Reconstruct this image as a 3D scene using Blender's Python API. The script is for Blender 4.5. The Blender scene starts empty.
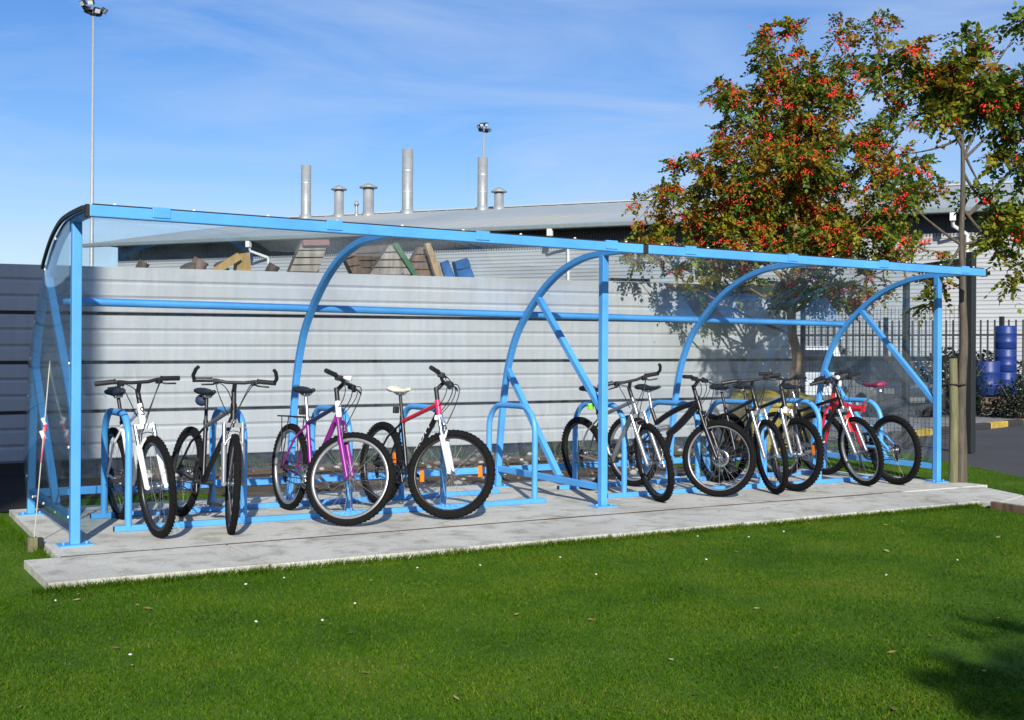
import bpy, math, random
import numpy as np
from mathutils import Vector, Matrix

random.seed(7)
rng = np.random.default_rng(11)
R_ = math.radians
scene = bpy.context.scene
C = scene.collection

# ------------------------------------------------------------------ camera frame (u = along shelter, v = away from lawn, z up)
CAM = Vector((-1.4518, -7.7179, 1.1761))
YAW, PITCH, ROLL, FPX = R_(31.236), R_(0.0905), R_(0.3349), 1161.6
_F = Vector((math.sin(YAW) * math.cos(PITCH), math.cos(YAW) * math.cos(PITCH), math.sin(PITCH)))
_R0 = Vector((math.cos(YAW), -math.sin(YAW), 0))
_U0 = _R0.cross(_F)
_R = _R0 * math.cos(ROLL) + _U0 * math.sin(ROLL)
_U = -_R0 * math.sin(ROLL) + _U0 * math.cos(ROLL)
RH = _R0.copy()                                   # horizontal "sideways" seen from the lawn
FH = Vector((math.sin(YAW), math.cos(YAW), 0))    # horizontal "away"


def at(px, py, depth):
    return CAM + (_F + _R * ((px - 512) / FPX) + _U * ((360 - py) / FPX)) * depth


def on_plane(px, py, co, n):
    d = _F + _R * ((px - 512) / FPX) + _U * ((360 - py) / FPX)
    n = Vector(n)
    return CAM + d * ((Vector(co) - CAM).dot(n) / d.dot(n))


# ------------------------------------------------------------------ materials
MATS = {}


def new_mat(name):
    m = bpy.data.materials.new(name)
    m.use_nodes = True
    nt = m.node_tree
    b = nt.nodes['Principled BSDF']
    return m, nt, b


def noise(nt, scale, detail=4, rough=.55, coord='Object', dist=0):
    tc = nt.nodes.new('ShaderNodeTexCoord')
    n = nt.nodes.new('ShaderNodeTexNoise')
    n.inputs['Scale'].default_value = scale
    n.inputs['Detail'].default_value = detail
    n.inputs['Roughness'].default_value = rough
    n.inputs['Distortion'].default_value = dist
    nt.links.new(tc.outputs[coord], n.inputs['Vector'])
    return n


def ramp(nt, src, stops):
    r = nt.nodes.new('ShaderNodeValToRGB')
    e = r.color_ramp.elements
    e[0].position, e[0].color = stops[0][0], (*stops[0][1], 1)
    e[1].position, e[1].color = stops[-1][0], (*stops[-1][1], 1)
    for p, c in stops[1:-1]:
        k = e.new(p)
        k.color = (*c, 1)
    nt.links.new(src, r.inputs['Fac'])
    return r


def mix(nt, fac, a, b, mode='MIX'):
    m = nt.nodes.new('ShaderNodeMix')
    m.data_type = 'RGBA'
    m.blend_type = mode
    for s, v in (('Factor', fac), ('A', a), ('B', b)):
        sock = [i for i in m.inputs if i.name == s and (i.type == 'RGBA' if s != 'Factor' else i.type == 'VALUE')][0]
        if hasattr(v, 'links') or hasattr(v, 'is_linked'):
            nt.links.new(v, sock)
        elif isinstance(v, (int, float)):
            sock.default_value = v
        else:
            sock.default_value = (*v, 1)
    return [o for o in m.outputs if o.type == 'RGBA'][0]


def bump(nt, b, src, strength, dist=.01):
    bp = nt.nodes.new('ShaderNodeBump')
    bp.inputs['Strength'].default_value = strength
    bp.inputs['Distance'].default_value = dist
    nt.links.new(src, bp.inputs['Height'])
    nt.links.new(bp.outputs['Normal'], b.inputs['Normal'])
    return bp


def paint(name, col, rough=.4, metal=0., var=.12, scale=6, coat=0.):
    if name in MATS:
        return MATS[name]
    m, nt, b = new_mat(name)
    n = noise(nt, scale, 5, .65)
    dk = tuple(c * (1 - var) for c in col)
    lt = tuple(min(1, c * (1 + var * .6)) for c in col)
    r = ramp(nt, n.outputs['Fac'], [(.3, dk), (.7, lt)])
    nt.links.new(r.outputs['Color'], b.inputs['Base Color'])
    b.inputs['Metallic'].default_value = metal
    n2 = noise(nt, scale * 5, 3)
    rr = nt.nodes.new('ShaderNodeMapRange')
    rr.inputs['To Min'].default_value = max(.03, rough - .08)
    rr.inputs['To Max'].default_value = min(1, rough + .12)
    nt.links.new(n2.outputs['Fac'], rr.inputs['Value'])
    nt.links.new(rr.outputs['Result'], b.inputs['Roughness'])
    b.inputs['Coat Weight'].default_value = coat
    MATS[name] = m
    return m


BLUE = paint('shelter_blue', (.085, .350, .75), .42, var=.16, scale=2.2)
_nt = BLUE.node_tree
_n = noise(_nt, 17, 6, .75)
_r = ramp(_nt, _n.outputs['Fac'], [(.655, (1, 1, 1)), (.69, (.62, .58, .52))])
_n2 = noise(_nt, .9, 4, .6)
_r2 = ramp(_nt, _n2.outputs['Fac'], [(.3, (.84, .86, .88)), (.65, (1.05, 1.03, 1.02))])
_src = BLUE.node_tree.nodes['Principled BSDF'].inputs['Base Color'].links[0].from_socket
_c = mix(_nt, 1., _src, _r.outputs['Color'], 'MULTIPLY')
_c = mix(_nt, 1., _c, _r2.outputs['Color'], 'MULTIPLY')
_nt.links.new(_c, _nt.nodes['Principled BSDF'].inputs['Base Color'])
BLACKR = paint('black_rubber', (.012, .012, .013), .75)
TYRE = paint('tyre_rubber', (.007, .007, .0075), .9, var=.35, scale=30)
TYRE.node_tree.nodes['Principled BSDF'].inputs['Specular IOR Level'].default_value = .2
BLKPL = paint('black_plastic', (.014, .014, .016), .45)
BLKPT = paint('black_gloss_paint', (.007, .007, .009), .35)
STEEL = paint('bright_steel', (.62, .63, .64), .25, 1.)
ALU = paint('brushed_aluminium', (.66, .67, .68), .33, 1.)
DKSTEEL = paint('dark_steel', (.10, .10, .105), .4, .9)
WHITEP = paint('white_gloss_paint', (.80, .80, .80), .3, coat=.3)
PURPLE = paint('purple_paint', (.22, .012, .22), .3, coat=.3)
NAVY = paint('navy_paint', (.02, .03, .10), .3)
REDP = paint('red_gloss_paint', (.62, .015, .03), .28, coat=.3)
PINKR = paint('pink_red_paint', (.62, .03, .12), .3)
SILVERP = paint('silver_paint', (.27, .28, .30), .35, .5)
SKYP = paint('sky_blue_paint', (.12, .42, .80), .3)
ORANGE = paint('orange_reflector', (.80, .20, .01), .2)
LIME = paint('lime_plastic', (.25, .80, .05), .4)
CREAM = paint('cream_vinyl', (.72, .68, .56), .5)
LENS = paint('lamp_lens', (.75, .77, .78), .1)
MAROON = paint('maroon_vinyl', (.22, .02, .07), .5)
YELLOWB = paint('yellow_plastic', (.34, .25, .008), .6, var=.35)
GALV = paint('galvanised_steel', (.48, .50, .51), .45, .55, var=.18)
DUCT = paint('duct_metal', (.30, .32, .325), .5, .3, var=.2, scale=2)
MASTP = paint('mast_grey', (.36, .38, .38), .5, .3)
DARKFENCE = paint('dark_fence_paint', (.016, .02, .02), .5)
DRUMB = paint('blue_drum_plastic', (.007, .030, .17), .45, var=.25)
UPVC = paint('white_pipe_plastic', (.74, .75, .75), .4)
GUTTER = paint('gutter_grey_green', (.16, .20, .20), .5)
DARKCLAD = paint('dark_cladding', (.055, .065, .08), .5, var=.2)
VANWHITE = paint('van_white', (.72, .73, .74), .3, coat=.3)
CARDARK = paint('car_dark_paint', (.02, .024, .03), .2, coat=.5)
GLASSDK = paint('dark_glass', (.015, .02, .025), .06)


def wood_mat(name, c1, c2, scale=8, rough=.8):
    m, nt, b = new_mat(name)
    tc = nt.nodes.new('ShaderNodeTexCoord')
    mp = nt.nodes.new('ShaderNodeMapping')
    mp.inputs['Scale'].default_value = (scale, scale, scale * .12)
    nt.links.new(tc.outputs['Object'], mp.inputs['Vector'])
    n = nt.nodes.new('ShaderNodeTexNoise')
    n.inputs['Scale'].default_value = 3
    n.inputs['Detail'].default_value = 6
    n.inputs['Distortion'].default_value = .6
    nt.links.new(mp.outputs['Vector'], n.inputs['Vector'])
    r = ramp(nt, n.outputs['Fac'], [(.25, c1), (.75, c2)])
    nt.links.new(r.outputs['Color'], b.inputs['Base Color'])
    b.inputs['Roughness'].default_value = rough
    bump(nt, b, n.outputs['Fac'], .4, .006)
    return m


BARK = wood_mat('bark', (.05, .04, .03), (.17, .14, .10), 14)
BARKB = wood_mat('brown_bark', (.10, .05, .02), (.28, .16, .07), 14)
STAKEW = wood_mat('stake_wood', (.085, .085, .04), (.19, .18, .09), 10)
BARKD = wood_mat('dark_bark', (.035, .03, .022), (.12, .10, .075), 14)
PALW = wood_mat('grey_pallet_wood', (.16, .14, .12), (.42, .38, .33), 6)
PALB = wood_mat('brown_pallet_wood', (.09, .055, .035), (.26, .17, .11), 6)
PALD = wood_mat('dark_brown_wood', (.05, .035, .025), (.15, .10, .07), 6)
TAN = wood_mat('tan_wood', (.28, .19, .10), (.50, .36, .20), 6)
YELW = wood_mat('yellow_timber', (.26, .16, .05), (.46, .31, .10), 6)
LOGD = wood_mat('dark_log', (.03, .022, .018), (.13, .09, .06), 6)
GREENP = paint('green_paint', (.05, .15, .06), .7, var=.3)
BLUEP = paint('blue_board_paint', (.03, .12, .32), .7, var=.4)
PINKP = paint('faded_red_paint', (.26, .11, .10), .8)

# sheet metal fence
m, nt, b = new_mat('pale_grey_sheet')
n1 = noise(nt, .7, 4)
r1 = ramp(nt, n1.outputs['Fac'], [(.3, (.40, .41, .42)), (.7, (.455, .46, .465))])
tc = nt.nodes.new('ShaderNodeTexCoord')
mp = nt.nodes.new('ShaderNodeMapping')
mp.inputs['Scale'].default_value = (9, 1, .5)
nt.links.new(tc.outputs['Object'], mp.inputs['Vector'])
n2 = nt.nodes.new('ShaderNodeTexNoise')
n2.inputs['Scale'].default_value = 1.5
n2.inputs['Detail'].default_value = 5
nt.links.new(mp.outputs['Vector'], n2.inputs['Vector'])
r2 = ramp(nt, n2.outputs['Fac'], [(.34, (.91, .905, .90)), (.6, (1, 1, 1))])
n3 = noise(nt, 5.5, 2)
r3 = ramp(nt, n3.outputs['Fac'], [(.24, (.35, .33, .31)), (.27, (1, 1, 1))])
c = mix(nt, 1., r1.outputs['Color'], r2.outputs['Color'], 'MULTIPLY')
c = mix(nt, 1., c, r3.outputs['Color'], 'MULTIPLY')
nt.links.new(c, b.inputs['Base Color'])
b.inputs['Roughness'].default_value = .5
SHEET = m

# concrete
m, nt, b = new_mat('concrete')
n1 = noise(nt, 1.1, 6, .6)
n2 = noise(nt, 60, 3, .6)
n3 = noise(nt, 4.5, 5, .65, dist=.5)
r1 = ramp(nt, n1.outputs['Fac'], [(.3, (.44, .43, .38)), (.55, (.56, .55, .49)), (.8, (.62, .61, .55))])
r2 = ramp(nt, n2.outputs['Fac'], [(.25, (.78, .77, .75)), (.7, (1.06, 1.06, 1.06))])
r3 = ramp(nt, n3.outputs['Fac'], [(.33, (.66, .65, .61)), (.5, (1, 1, 1))])
c = mix(nt, 1., r1.outputs['Color'], r2.outputs['Color'], 'MULTIPLY')
c = mix(nt, 1., c, r3.outputs['Color'], 'MULTIPLY')
n4 = noise(nt, 1.9, 7, .7, dist=1.2)
r4 = ramp(nt, n4.outputs['Fac'], [(.56, (1, 1, 1)), (.64, (.74, .72, .66))])
c = mix(nt, 1., c, r4.outputs['Color'], 'MULTIPLY')
nt.links.new(c, b.inputs['Base Color'])
b.inputs['Roughness'].default_value = .9
bump(nt, b, n2.outputs['Fac'], .35, .004)
CONC = m


def ground_mat(name, stops, scale, fine=120, rough=.95, bs=.5, bd=.01):
    m, nt, b = new_mat(name)
    n1 = noise(nt, scale, 6, .62)
    n2 = noise(nt, fine, 4, .7)
    r1 = ramp(nt, n1.outputs['Fac'], stops)
    r2 = ramp(nt, n2.outputs['Fac'], [(.25, (.6, .6, .6)), (.75, (1.25, 1.25, 1.25))])
    c = mix(nt, 1., r1.outputs['Color'], r2.outputs['Color'], 'MULTIPLY')
    nt.links.new(c, b.inputs['Base Color'])
    b.inputs['Roughness'].default_value = rough
    b.inputs['Specular IOR Level'].default_value = .2
    bump(nt, b, n2.outputs['Fac'], bs, bd)
    return m


LAWN = ground_mat('lawn_turf', [(.28, (.034, .086, .004)), (.5, (.062, .138, .006)), (.75, (.115, .17, .012))], 1.1, 70, bs=.6, bd=.012)
DIRT = ground_mat('bare_dirt', [(.3, (.085, .058, .036)), (.55, (.15, .11, .075)), (.8, (.25, .21, .16))], 2.2, 40, bs=.9, bd=.03)
TARM = ground_mat('tarmac', [(.3, (.045, .047, .05)), (.7, (.075, .077, .08))], .8, 160, bs=.4)
ROADM = ground_mat('asphalt', [(.3, (.060, .061, .065)), (.7, (.085, .086, .092))], .5, 140, bs=.4)
SHADETAR = ground_mat('shade_black_tarmac', [(.3, (.012, .013, .015)), (.7, (.024, .025, .028))], 1.5, 120, bs=.4)  # asphalt blackened to carry the building's shade
PAVE = ground_mat('pavement', [(.3, (.20, .19, .18)), (.7, (.27, .26, .25))], .8, 50, bs=.3)
KERBY = paint('kerb_yellow', (.46, .32, .05), .8, var=.4, scale=9)
KERBK = paint('kerb_black', (.03, .03, .03), .8)

# cladding of the warehouse
m, nt, b = new_mat('pale_wall_cladding')
n1 = noise(nt, .25, 4)
r1 = ramp(nt, n1.outputs['Fac'], [(.3, (.30, .315, .33)), (.7, (.38, .395, .405))])
nt.links.new(r1.outputs['Color'], b.inputs['Base Color'])
b.inputs['Roughness'].default_value = .5
CLAD = m
m, nt, b = new_mat('roof_sheet')
n1 = noise(nt, .12, 5, .6)
r1 = ramp(nt, n1.outputs['Fac'], [(.35, (.30, .34, .345)), (.6, (.38, .41, .41)), (.72, (.44, .42, .32))])
nt.links.new(r1.outputs['Color'], b.inputs['Base Color'])
b.inputs['Roughness'].default_value = .55
ROOFM = m

# clear polycarbonate
m = bpy.data.materials.new('clear_polycarbonate')
m.use_nodes = True
nt = m.node_tree
nt.nodes.clear()
out = nt.nodes.new('ShaderNodeOutputMaterial')
tr = nt.nodes.new('ShaderNodeBsdfTransparent')
tr.inputs['Color'].default_value = (.93, .965, .98, 1)
gl = nt.nodes.new('ShaderNodeBsdfGlossy')
gl.inputs['Roughness'].default_value = .04
gl.inputs['Color'].default_value = (.9, .95, 1, 1)
df = nt.nodes.new('ShaderNodeBsdfDiffuse')
df.inputs['Color'].default_value = (.55, .62, .66, 1)
lw = nt.nodes.new('ShaderNodeLayerWeight')
lw.inputs['Blend'].default_value = .5
pw = nt.nodes.new('ShaderNodeMath'); pw.operation = 'POWER'; pw.inputs[1].default_value = 5
nt.links.new(lw.outputs['Facing'], pw.inputs[0])
fr = nt.nodes.new('ShaderNodeMath'); fr.operation = 'MULTIPLY_ADD'; fr.inputs[1].default_value = .20; fr.inputs[2].default_value = .042
nt.links.new(pw.outputs[0], fr.inputs[0])
n1 = noise(nt, 3, 5, .7)
rr = nt.nodes.new('ShaderNodeMapRange')
rr.inputs['From Min'].default_value = .35
rr.inputs['From Max'].default_value = .75
rr.inputs['To Min'].default_value = .008
rr.inputs['To Max'].default_value = .075
nt.links.new(n1.outputs['Fac'], rr.inputs['Value'])
n2 = noise(nt, 1.2, 2)
bp = nt.nodes.new('ShaderNodeBump')
bp.inputs['Strength'].default_value = .05
bp.inputs['Distance'].default_value = .05
nt.links.new(n2.outputs['Fac'], bp.inputs['Height'])
nt.links.new(bp.outputs['Normal'], gl.inputs['Normal'])
m1 = nt.nodes.new('ShaderNodeMixShader')
m2 = nt.nodes.new('ShaderNodeMixShader')
nt.links.new(rr.outputs['Result'], m1.inputs[0])
nt.links.new(tr.outputs[0], m1.inputs[1])
nt.links.new(df.outputs[0], m1.inputs[2])
nt.links.new(fr.outputs[0], m2.inputs[0])
nt.links.new(m1.outputs[0], m2.inputs[1])
nt.links.new(gl.outputs[0], m2.inputs[2])
nt.links.new(m2.outputs[0], out.inputs['Surface'])
POLY = m
POLYE = m.copy(); POLYE.name = 'tinted_end_sheet'
for n_ in POLYE.node_tree.nodes:
    if n_.type == 'BSDF_TRANSPARENT': n_.inputs['Color'].default_value = (.80, .87, .88, 1)
    if n_.type == 'MATH' and n_.operation == 'MULTIPLY_ADD': n_.inputs[1].default_value = .45; n_.inputs[2].default_value = .09


def leaf_mat(name, stops, trans=.35, spec=.35):
    m = bpy.data.materials.new(name)
    m.use_nodes = True
    nt = m.node_tree
    b = nt.nodes['Principled BSDF']
    g = nt.nodes.new('ShaderNodeNewGeometry')
    r = ramp(nt, g.outputs['Random Per Island'], stops)
    nt.links.new(r.outputs['Color'], b.inputs['Base Color'])
    b.inputs['Roughness'].default_value = .55
    b.inputs['Specular IOR Level'].default_value = spec
    t = nt.nodes.new('ShaderNodeBsdfTranslucent')
    nt.links.new(r.outputs['Color'], t.inputs['Color'])
    ms = nt.nodes.new('ShaderNodeMixShader')
    ms.inputs[0].default_value = trans
    nt.links.new(b.outputs[0], ms.inputs[1])
    nt.links.new(t.outputs[0], ms.inputs[2])
    nt.links.new(ms.outputs[0], nt.nodes['Material Output'].inputs['Surface'])
    return m


LEAFG = leaf_mat('rowan_leaf_green', [(0, (.045, .090, .012)), (.5, (.10, .17, .018)), (1, (.20, .26, .025))], .42, .25)
LEAFO = leaf_mat('rowan_leaf_olive', [(0, (.13, .14, .014)), (.5, (.22, .21, .018)), (1, (.34, .29, .02))], .42, .25)
LEAFR = leaf_mat('rowan_leaf_rust', [(0, (.20, .11, .012)), (.6, (.30, .17, .015)), (1, (.38, .27, .02))], .42, .25)
LEAFY = leaf_mat('rowan_leaf_yellow', [(0, (.20, .26, .02)), (.6, (.32, .36, .03)), (1, (.42, .40, .03))], .42, .25)
SHRUBL = leaf_mat('shrub_leaf_shade', [(0, (.004, .010, .004)), (1, (.012, .022, .007))], .2)  # leaf tone lowered to hold the yard's shade
WEEDL = leaf_mat('weed_leaf', [(0, (.02, .035, .010)), (1, (.06, .075, .02))], .2)
BLADE = leaf_mat('grass_blade', [(0, (.038, .104, .004)), (.55, (.066, .156, .006)), (.9, (.100, .188, .010)), (1, (.19, .18, .04))], .4, .05)
_nt = BLADE.node_tree
_n = noise(_nt, 1.1, 4, .6)
_r = ramp(_nt, _n.outputs['Fac'], [(.30, (.60, .70, .8)), (.48, (1, 1, 1)), (.72, (1.55, 1.18, 1.2))])
_rp = [n for n in _nt.nodes if n.type == 'VALTORGB'][0]
_c = mix(_nt, 1., _rp.outputs['Color'], _r.outputs['Color'], 'MULTIPLY')
_nt.links.new(_c, _nt.nodes['Principled BSDF'].inputs['Base Color'])
_nt.links.new(_c, [n for n in _nt.nodes if n.type == 'BSDF_TRANSLUCENT'][0].inputs['Color'])
BERRY = paint('rowan_berry', (.72, .026, .008), .6, var=.25, scale=40)
DAISY = paint('daisy_white', (.55, .55, .50), .6)


# ------------------------------------------------------------------ mesh builder
class MB:
    def __init__(self):
        self.v, self.f, self.m, self.s = [], [], [], []
        self.mi = 0

    def add(self, verts, faces, smooth=False):
        o = len(self.v)
        self.v += [tuple(p) for p in verts]
        for f in faces:
            self.f.append(tuple(i + o for i in f))
            self.m.append(self.mi)
            self.s.append(smooth)

    def box(self, c, size, rot=None):
        hx, hy, hz = size[0] / 2, size[1] / 2, size[2] / 2
        vs = [Vector((x * hx, y * hy, z * hz)) for z in (-1, 1) for y in (-1, 1) for x in (-1, 1)]
        if rot is not None:
            vs = [rot @ p for p in vs]
        c = Vector(c)
        self.add([p + c for p in vs], [(0, 2, 3, 1), (4, 5, 7, 6), (0, 1, 5, 4), (2, 6, 7, 3), (0, 4, 6, 2), (1, 3, 7, 5)])

    def bar(self, a, b, w, h, up=(0, 0, 1)):          # rectangular bar from a to b; w sideways, h along up
        a, b = Vector(a), Vector(b)
        d = (b - a).normalized()
        s = d.cross(Vector(up))
        if s.length < 1e-4:
            s = d.cross(Vector((1, 0, 0)))
        s.normalize()
        t = s.cross(d)
        vs = []
        for p in (a, b):
            for i, j in ((-1, -1), (1, -1), (1, 1), (-1, 1)):
                vs.append(p + s * (i * w / 2) + t * (j * h / 2))
        self.add(vs, [(0, 1, 2, 3), (7, 6, 5, 4), (0, 4, 5, 1), (1, 5, 6, 2), (2, 6, 7, 3), (3, 7, 4, 0)])

    def tube(self, pts, r, n=10, cap=True, closed=False):
        pts = [Vector(p) for p in pts]
        k = len(pts)
        rs = r if isinstance(r, (list, tuple)) else [r] * k
        tang = []
        for i in range(k):
            if closed:
                t = pts[(i + 1) % k] - pts[i - 1]
            else:
                t = pts[min(i + 1, k - 1)] - pts[max(i - 1, 0)]
            tang.append(t.normalized())
        ref = Vector((0, 0, 1)) if abs(tang[0].z) < .9 else Vector((1, 0, 0))
        s = tang[0].cross(ref).normalized()
        vs, fs = [], []
        for i in range(k):
            s = (s - tang[i] * s.dot(tang[i])).normalized()
            t = tang[i].cross(s)
            for j in range(n):
                a = 2 * math.pi * j / n
                vs.append(pts[i] + (s * math.cos(a) + t * math.sin(a)) * rs[i])
        kk = k if closed else k - 1
        for i in range(kk):
            i2 = (i + 1) % k
            for j in range(n):
                j2 = (j + 1) % n
                fs.append((i * n + j, i * n + j2, i2 * n + j2, i2 * n + j))
        self.add(vs, fs, True)
        if cap and not closed:
            self.add([vs[j] for j in range(n)], [tuple(range(n - 1, -1, -1))])
            self.add([vs[(k - 1) * n + j] for j in range(n)], [tuple(range(n))])

    def sweep_rect(self, pts, w, h, side=(1, 0, 0)):   # rectangular section swept along a planar path; w along 'side'
        pts = [Vector(p) for p in pts]
        side = Vector(side)
        k = len(pts)
        vs, fs = [], []
        for i in range(k):
            d = (pts[min(i + 1, k - 1)] - pts[max(i - 1, 0)]).normalized()
            nrm = side.cross(d).normalized()
            for a, bb in ((-1, -1), (1, -1), (1, 1), (-1, 1)):
                vs.append(pts[i] + side * (a * w / 2) + nrm * (bb * h / 2))
        for i in range(k - 1):
            for j in range(4):
                j2 = (j + 1) % 4
                fs.append((i * 4 + j, i * 4 + j2, i * 4 + 4 + j2, i * 4 + 4 + j))
        fs.append((3, 2, 1, 0))
        fs.append(tuple((k - 1) * 4 + j for j in range(4)))
        self.add(vs, fs)

    def lathe(self, prof, c, axis=(0, 0, 1), n=24, smooth=True, closed=False):
        ax = Vector(axis).normalized()
        ref = Vector((0, 0, 1)) if abs(ax.z) < .9 else Vector((1, 0, 0))
        s = ax.cross(ref).normalized()
        t = ax.cross(s)
        c = Vector(c)
        vs, fs = [], []
        for (r, h) in prof:
            for j in range(n):
                a = 2 * math.pi * j / n
                vs.append(c + ax * h + (s * math.cos(a) + t * math.sin(a)) * r)
        k = len(prof)
        for i in range(k if closed else k - 1):
            i2 = (i + 1) % k
            for j in range(n):
                j2 = (j + 1) % n
                fs.append((i * n + j, i * n + j2, i2 * n + j2, i2 * n + j))
        self.add(vs, fs, smooth)

    def ball(self, c, r, n=8, sq=(1, 1, 1)):
        c = Vector(c)
        vs, fs = [], []
        m_ = n // 2
        for i in range(m_ + 1):
            th = math.pi * i / m_
            for j in range(n):
                a = 2 * math.pi * j / n
                vs.append(c + Vector((math.sin(th) * math.cos(a) * sq[0], math.sin(th) * math.sin(a) * sq[1], math.cos(th) * sq[2])) * r)
        for i in range(m_):
            for j in range(n):
                j2 = (j + 1) % n
                fs.append((i * n + j, i * n + n + j, i * n + n + j2, i * n + j2))
        self.add(vs, fs, True)

    def xform(self, M, start=0):
        self.v[start:] = [tuple(M @ Vector(p)) for p in self.v[start:]]
        return self

    def build(self, name, mats, parent=None):
        me = bpy.data.meshes.new(name)
        me.from_pydata(self.v, [], self.f)
        if not isinstance(mats, (list, tuple)):
            mats = [mats]
        for mm in mats:
            me.materials.append(mm)
        me.polygons.foreach_set('material_index', self.m)
        me.polygons.foreach_set('use_smooth', self.s)
        me.update()
        o = bpy.data.objects.new(name, me)
        C.objects.link(o)
        if parent:
            o.parent = parent
        return o


def tag(o, label=None, cat=None, group=None, kind=None):
    if label: o['label'] = label
    if cat: o['category'] = cat
    if group: o['group'] = group
    if kind: o['kind'] = kind
    return o


def empty(name, loc=(0, 0, 0), rot=(0, 0, 0)):
    o = bpy.data.objects.new(name, None)
    o.empty_display_size = .2
    C.objects.link(o)
    o.location = loc
    o.rotation_euler = rot
    return o


def bevel(o, w, seg=2):
    md = o.modifiers.new('bevel', 'BEVEL')
    md.width = w
    md.segments = seg
    md.limit_method = 'ANGLE'
    md.angle_limit = R_(40)
    return o


def sheet(name, poly, z, mat, kind='structure'):
    mb = MB()
    mb.add([(x, y, z) for x, y in poly], [tuple(range(len(poly)))])
    return tag(mb.build(name, mat), kind=kind)


def bez(p0, p1, p2, n=8):
    p0, p1, p2 = Vector(p0), Vector(p1), Vector(p2)
    return [p0 * (1 - t) ** 2 + p1 * 2 * t * (1 - t) + p2 * t * t for t in [i / n for i in range(n + 1)]]


# ------------------------------------------------------------------ ground and setting
GZ = -.045
sheet('ground', [(-300, -300), (400, -300), (400, 400), (-300, 400)], GZ - .02, TARM)

EDGE = Vector((10.46, 1.29, 0)); ED = Vector((.478, .878, 0))     # lawn / road edge


def edge_at(t, off=0):
    p = EDGE + ED * t + Vector((ED.y, -ED.x, 0)) * off
    return (p.x, p.y)


sheet('lawn', [(-40, -40), edge_at(-46), edge_at(3.9), (11.6, 5.4), (-40, 5.4)], GZ, LAWN)
# bare soil behind the slab: uneven outline
def wobble(p0, p1, n, amp):
    out_ = []
    for i in range(n):
        t = i / n
        out_.append((p0[0] + (p1[0] - p0[0]) * t + random.uniform(-amp, amp), p0[1] + (p1[1] - p0[1]) * t + random.uniform(-amp, amp)))
    return out_
sheet('dirt', wobble((2.0, 2.02), (6.9, 1.95), 16, .05) + wobble((6.9, 1.95), (7.6, 3.3), 8, .16) + wobble((7.6, 3.3), (11.2, 4.9), 14, .18)
      + wobble((11.2, 5.55), (-6, 5.55), 3, .0) + wobble((-6, 3.1), (1.6, 3.05), 24, .14) + wobble((1.6, 3.05), (2.0, 2.02), 6, .12), GZ + .005, DIRT)
sheet('shade_black_patch', [(-14, 2.35), (-.02, 2.22), (.28, 2.5), (.62, 3.0), (1.1, 4.2), (1.5, 5.5), (-14, 5.5)], GZ + .011, SHADETAR)  # dark asphalt patch; the building's shade is put into its colour

# road on the right, kerb, pavement
K0 = Vector((16.1, 6.0, 0)); K1 = Vector((19.75, 7.13, 0))
KD = (K1 - K0).normalized(); KN = Vector((-KD.y, KD.x, 0))
def kp(t, off):
    p = K0 + KD * t + KN * off
    return (p.x, p.y)
sheet('road', [edge_at(-46), edge_at(12), kp(-2.5, 0), kp(60, 0), (60, -46)], GZ - .012, ROADM)
mb = MB()
for poly in [[kp(-3.2, .15), kp(60, .15), kp(60, 3.2), kp(-3.2, 3.2)]]:
    zt, zb = GZ + .10, GZ - .02
    vs = [(x, y, zb) for x, y in poly] + [(x, y, zt) for x, y in poly]
    mb.add(vs, [(4, 5, 6, 7), (0, 1, 5, 4), (1, 2, 6, 5), (2, 3, 7, 6), (3, 0, 4, 7)])
tag(mb.build('pavement', PAVE), kind='structure')
mb = MB()
for i in range(-3, 40):
    a = K0 + KD * (i * .95 + .1); bq = K0 + KD * (i * .95 + .95 + .09)
    mb.mi = i % 2
    mb.bar(a + KN * .07 + Vector((0, 0, GZ + .045)), bq + KN * .07 + Vector((0, 0, GZ + .045)), .15, .125)
kb = tag(mb.build('kerb', [KERBY, KERBK]), kind='structure'); bevel(kb, .02)

# concrete base + paving strip + path
mb = MB()
def prism(poly, z0, z1):
    n = len(poly)
    vs = [(x, y, z0) for x, y in poly] + [(x, y, z1) for x, y in poly]
    mb.add(vs, [tuple(range(n, 2 * n))] + [(i, (i + 1) % n, n + (i + 1) % n, n + i) for i in range(n)])
prism([(-.17, -.42), (8.42, -.42), (8.42, -.05), (8.22, 1.2), (8.1, 2.06), (-.1, 2.06)], GZ - .03, 0)
o = tag(mb.build('concrete_base', CONC), kind='structure'); bevel(o, .004)
mb = MB()
u = -.365
k = 0
while u < 7.1:
    L = 1.21
    jz = random.uniform(-.001, .003)
    e = min(u + L, 7.18)
    prism([(u, -1.262 + random.uniform(-.012, .012)), (e - .014, -1.262 + random.uniform(-.012, .012)), (e - .014, -.446), (u, -.446)], GZ - .03, jz)
    u += L; k += 1
prism([(7.184, -1.40), (7.98, -1.12), (8.3, -.432), (7.184, -.432)], GZ - .03, -.006)
prism([(6.98, -2.7), (7.55, -2.15), (7.96, -1.13), (7.186, -1.41)], GZ - .03, -.010)
prism([(6.4, -5.3), (7.0, -4.9), (7.53, -2.17), (6.97, -2.72)], GZ - .03, -.014)
mb.mi = 1
prism([(-.35, -1.24), (7.17, -1.24), (7.17, -.445), (-.35, -.445)], GZ - .02, -.007)
prism([(-.16, -.444), (7.17, -.444), (7.17, -.408), (-.16, -.408)], -.01, .0015)
o = tag(mb.build('paving', [CONC, DIRT]), kind='structure'); bevel(o, .003)
mb = MB()
mb.bar((7.13, -1.42, -.03), (6.92, -2.76, -.03), .045, .10)
tag(bevel(mb.build('timber_edging', PALB), .006), 'thin brown timber edging board along the path beyond the slab corner', 'edging board')

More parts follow.
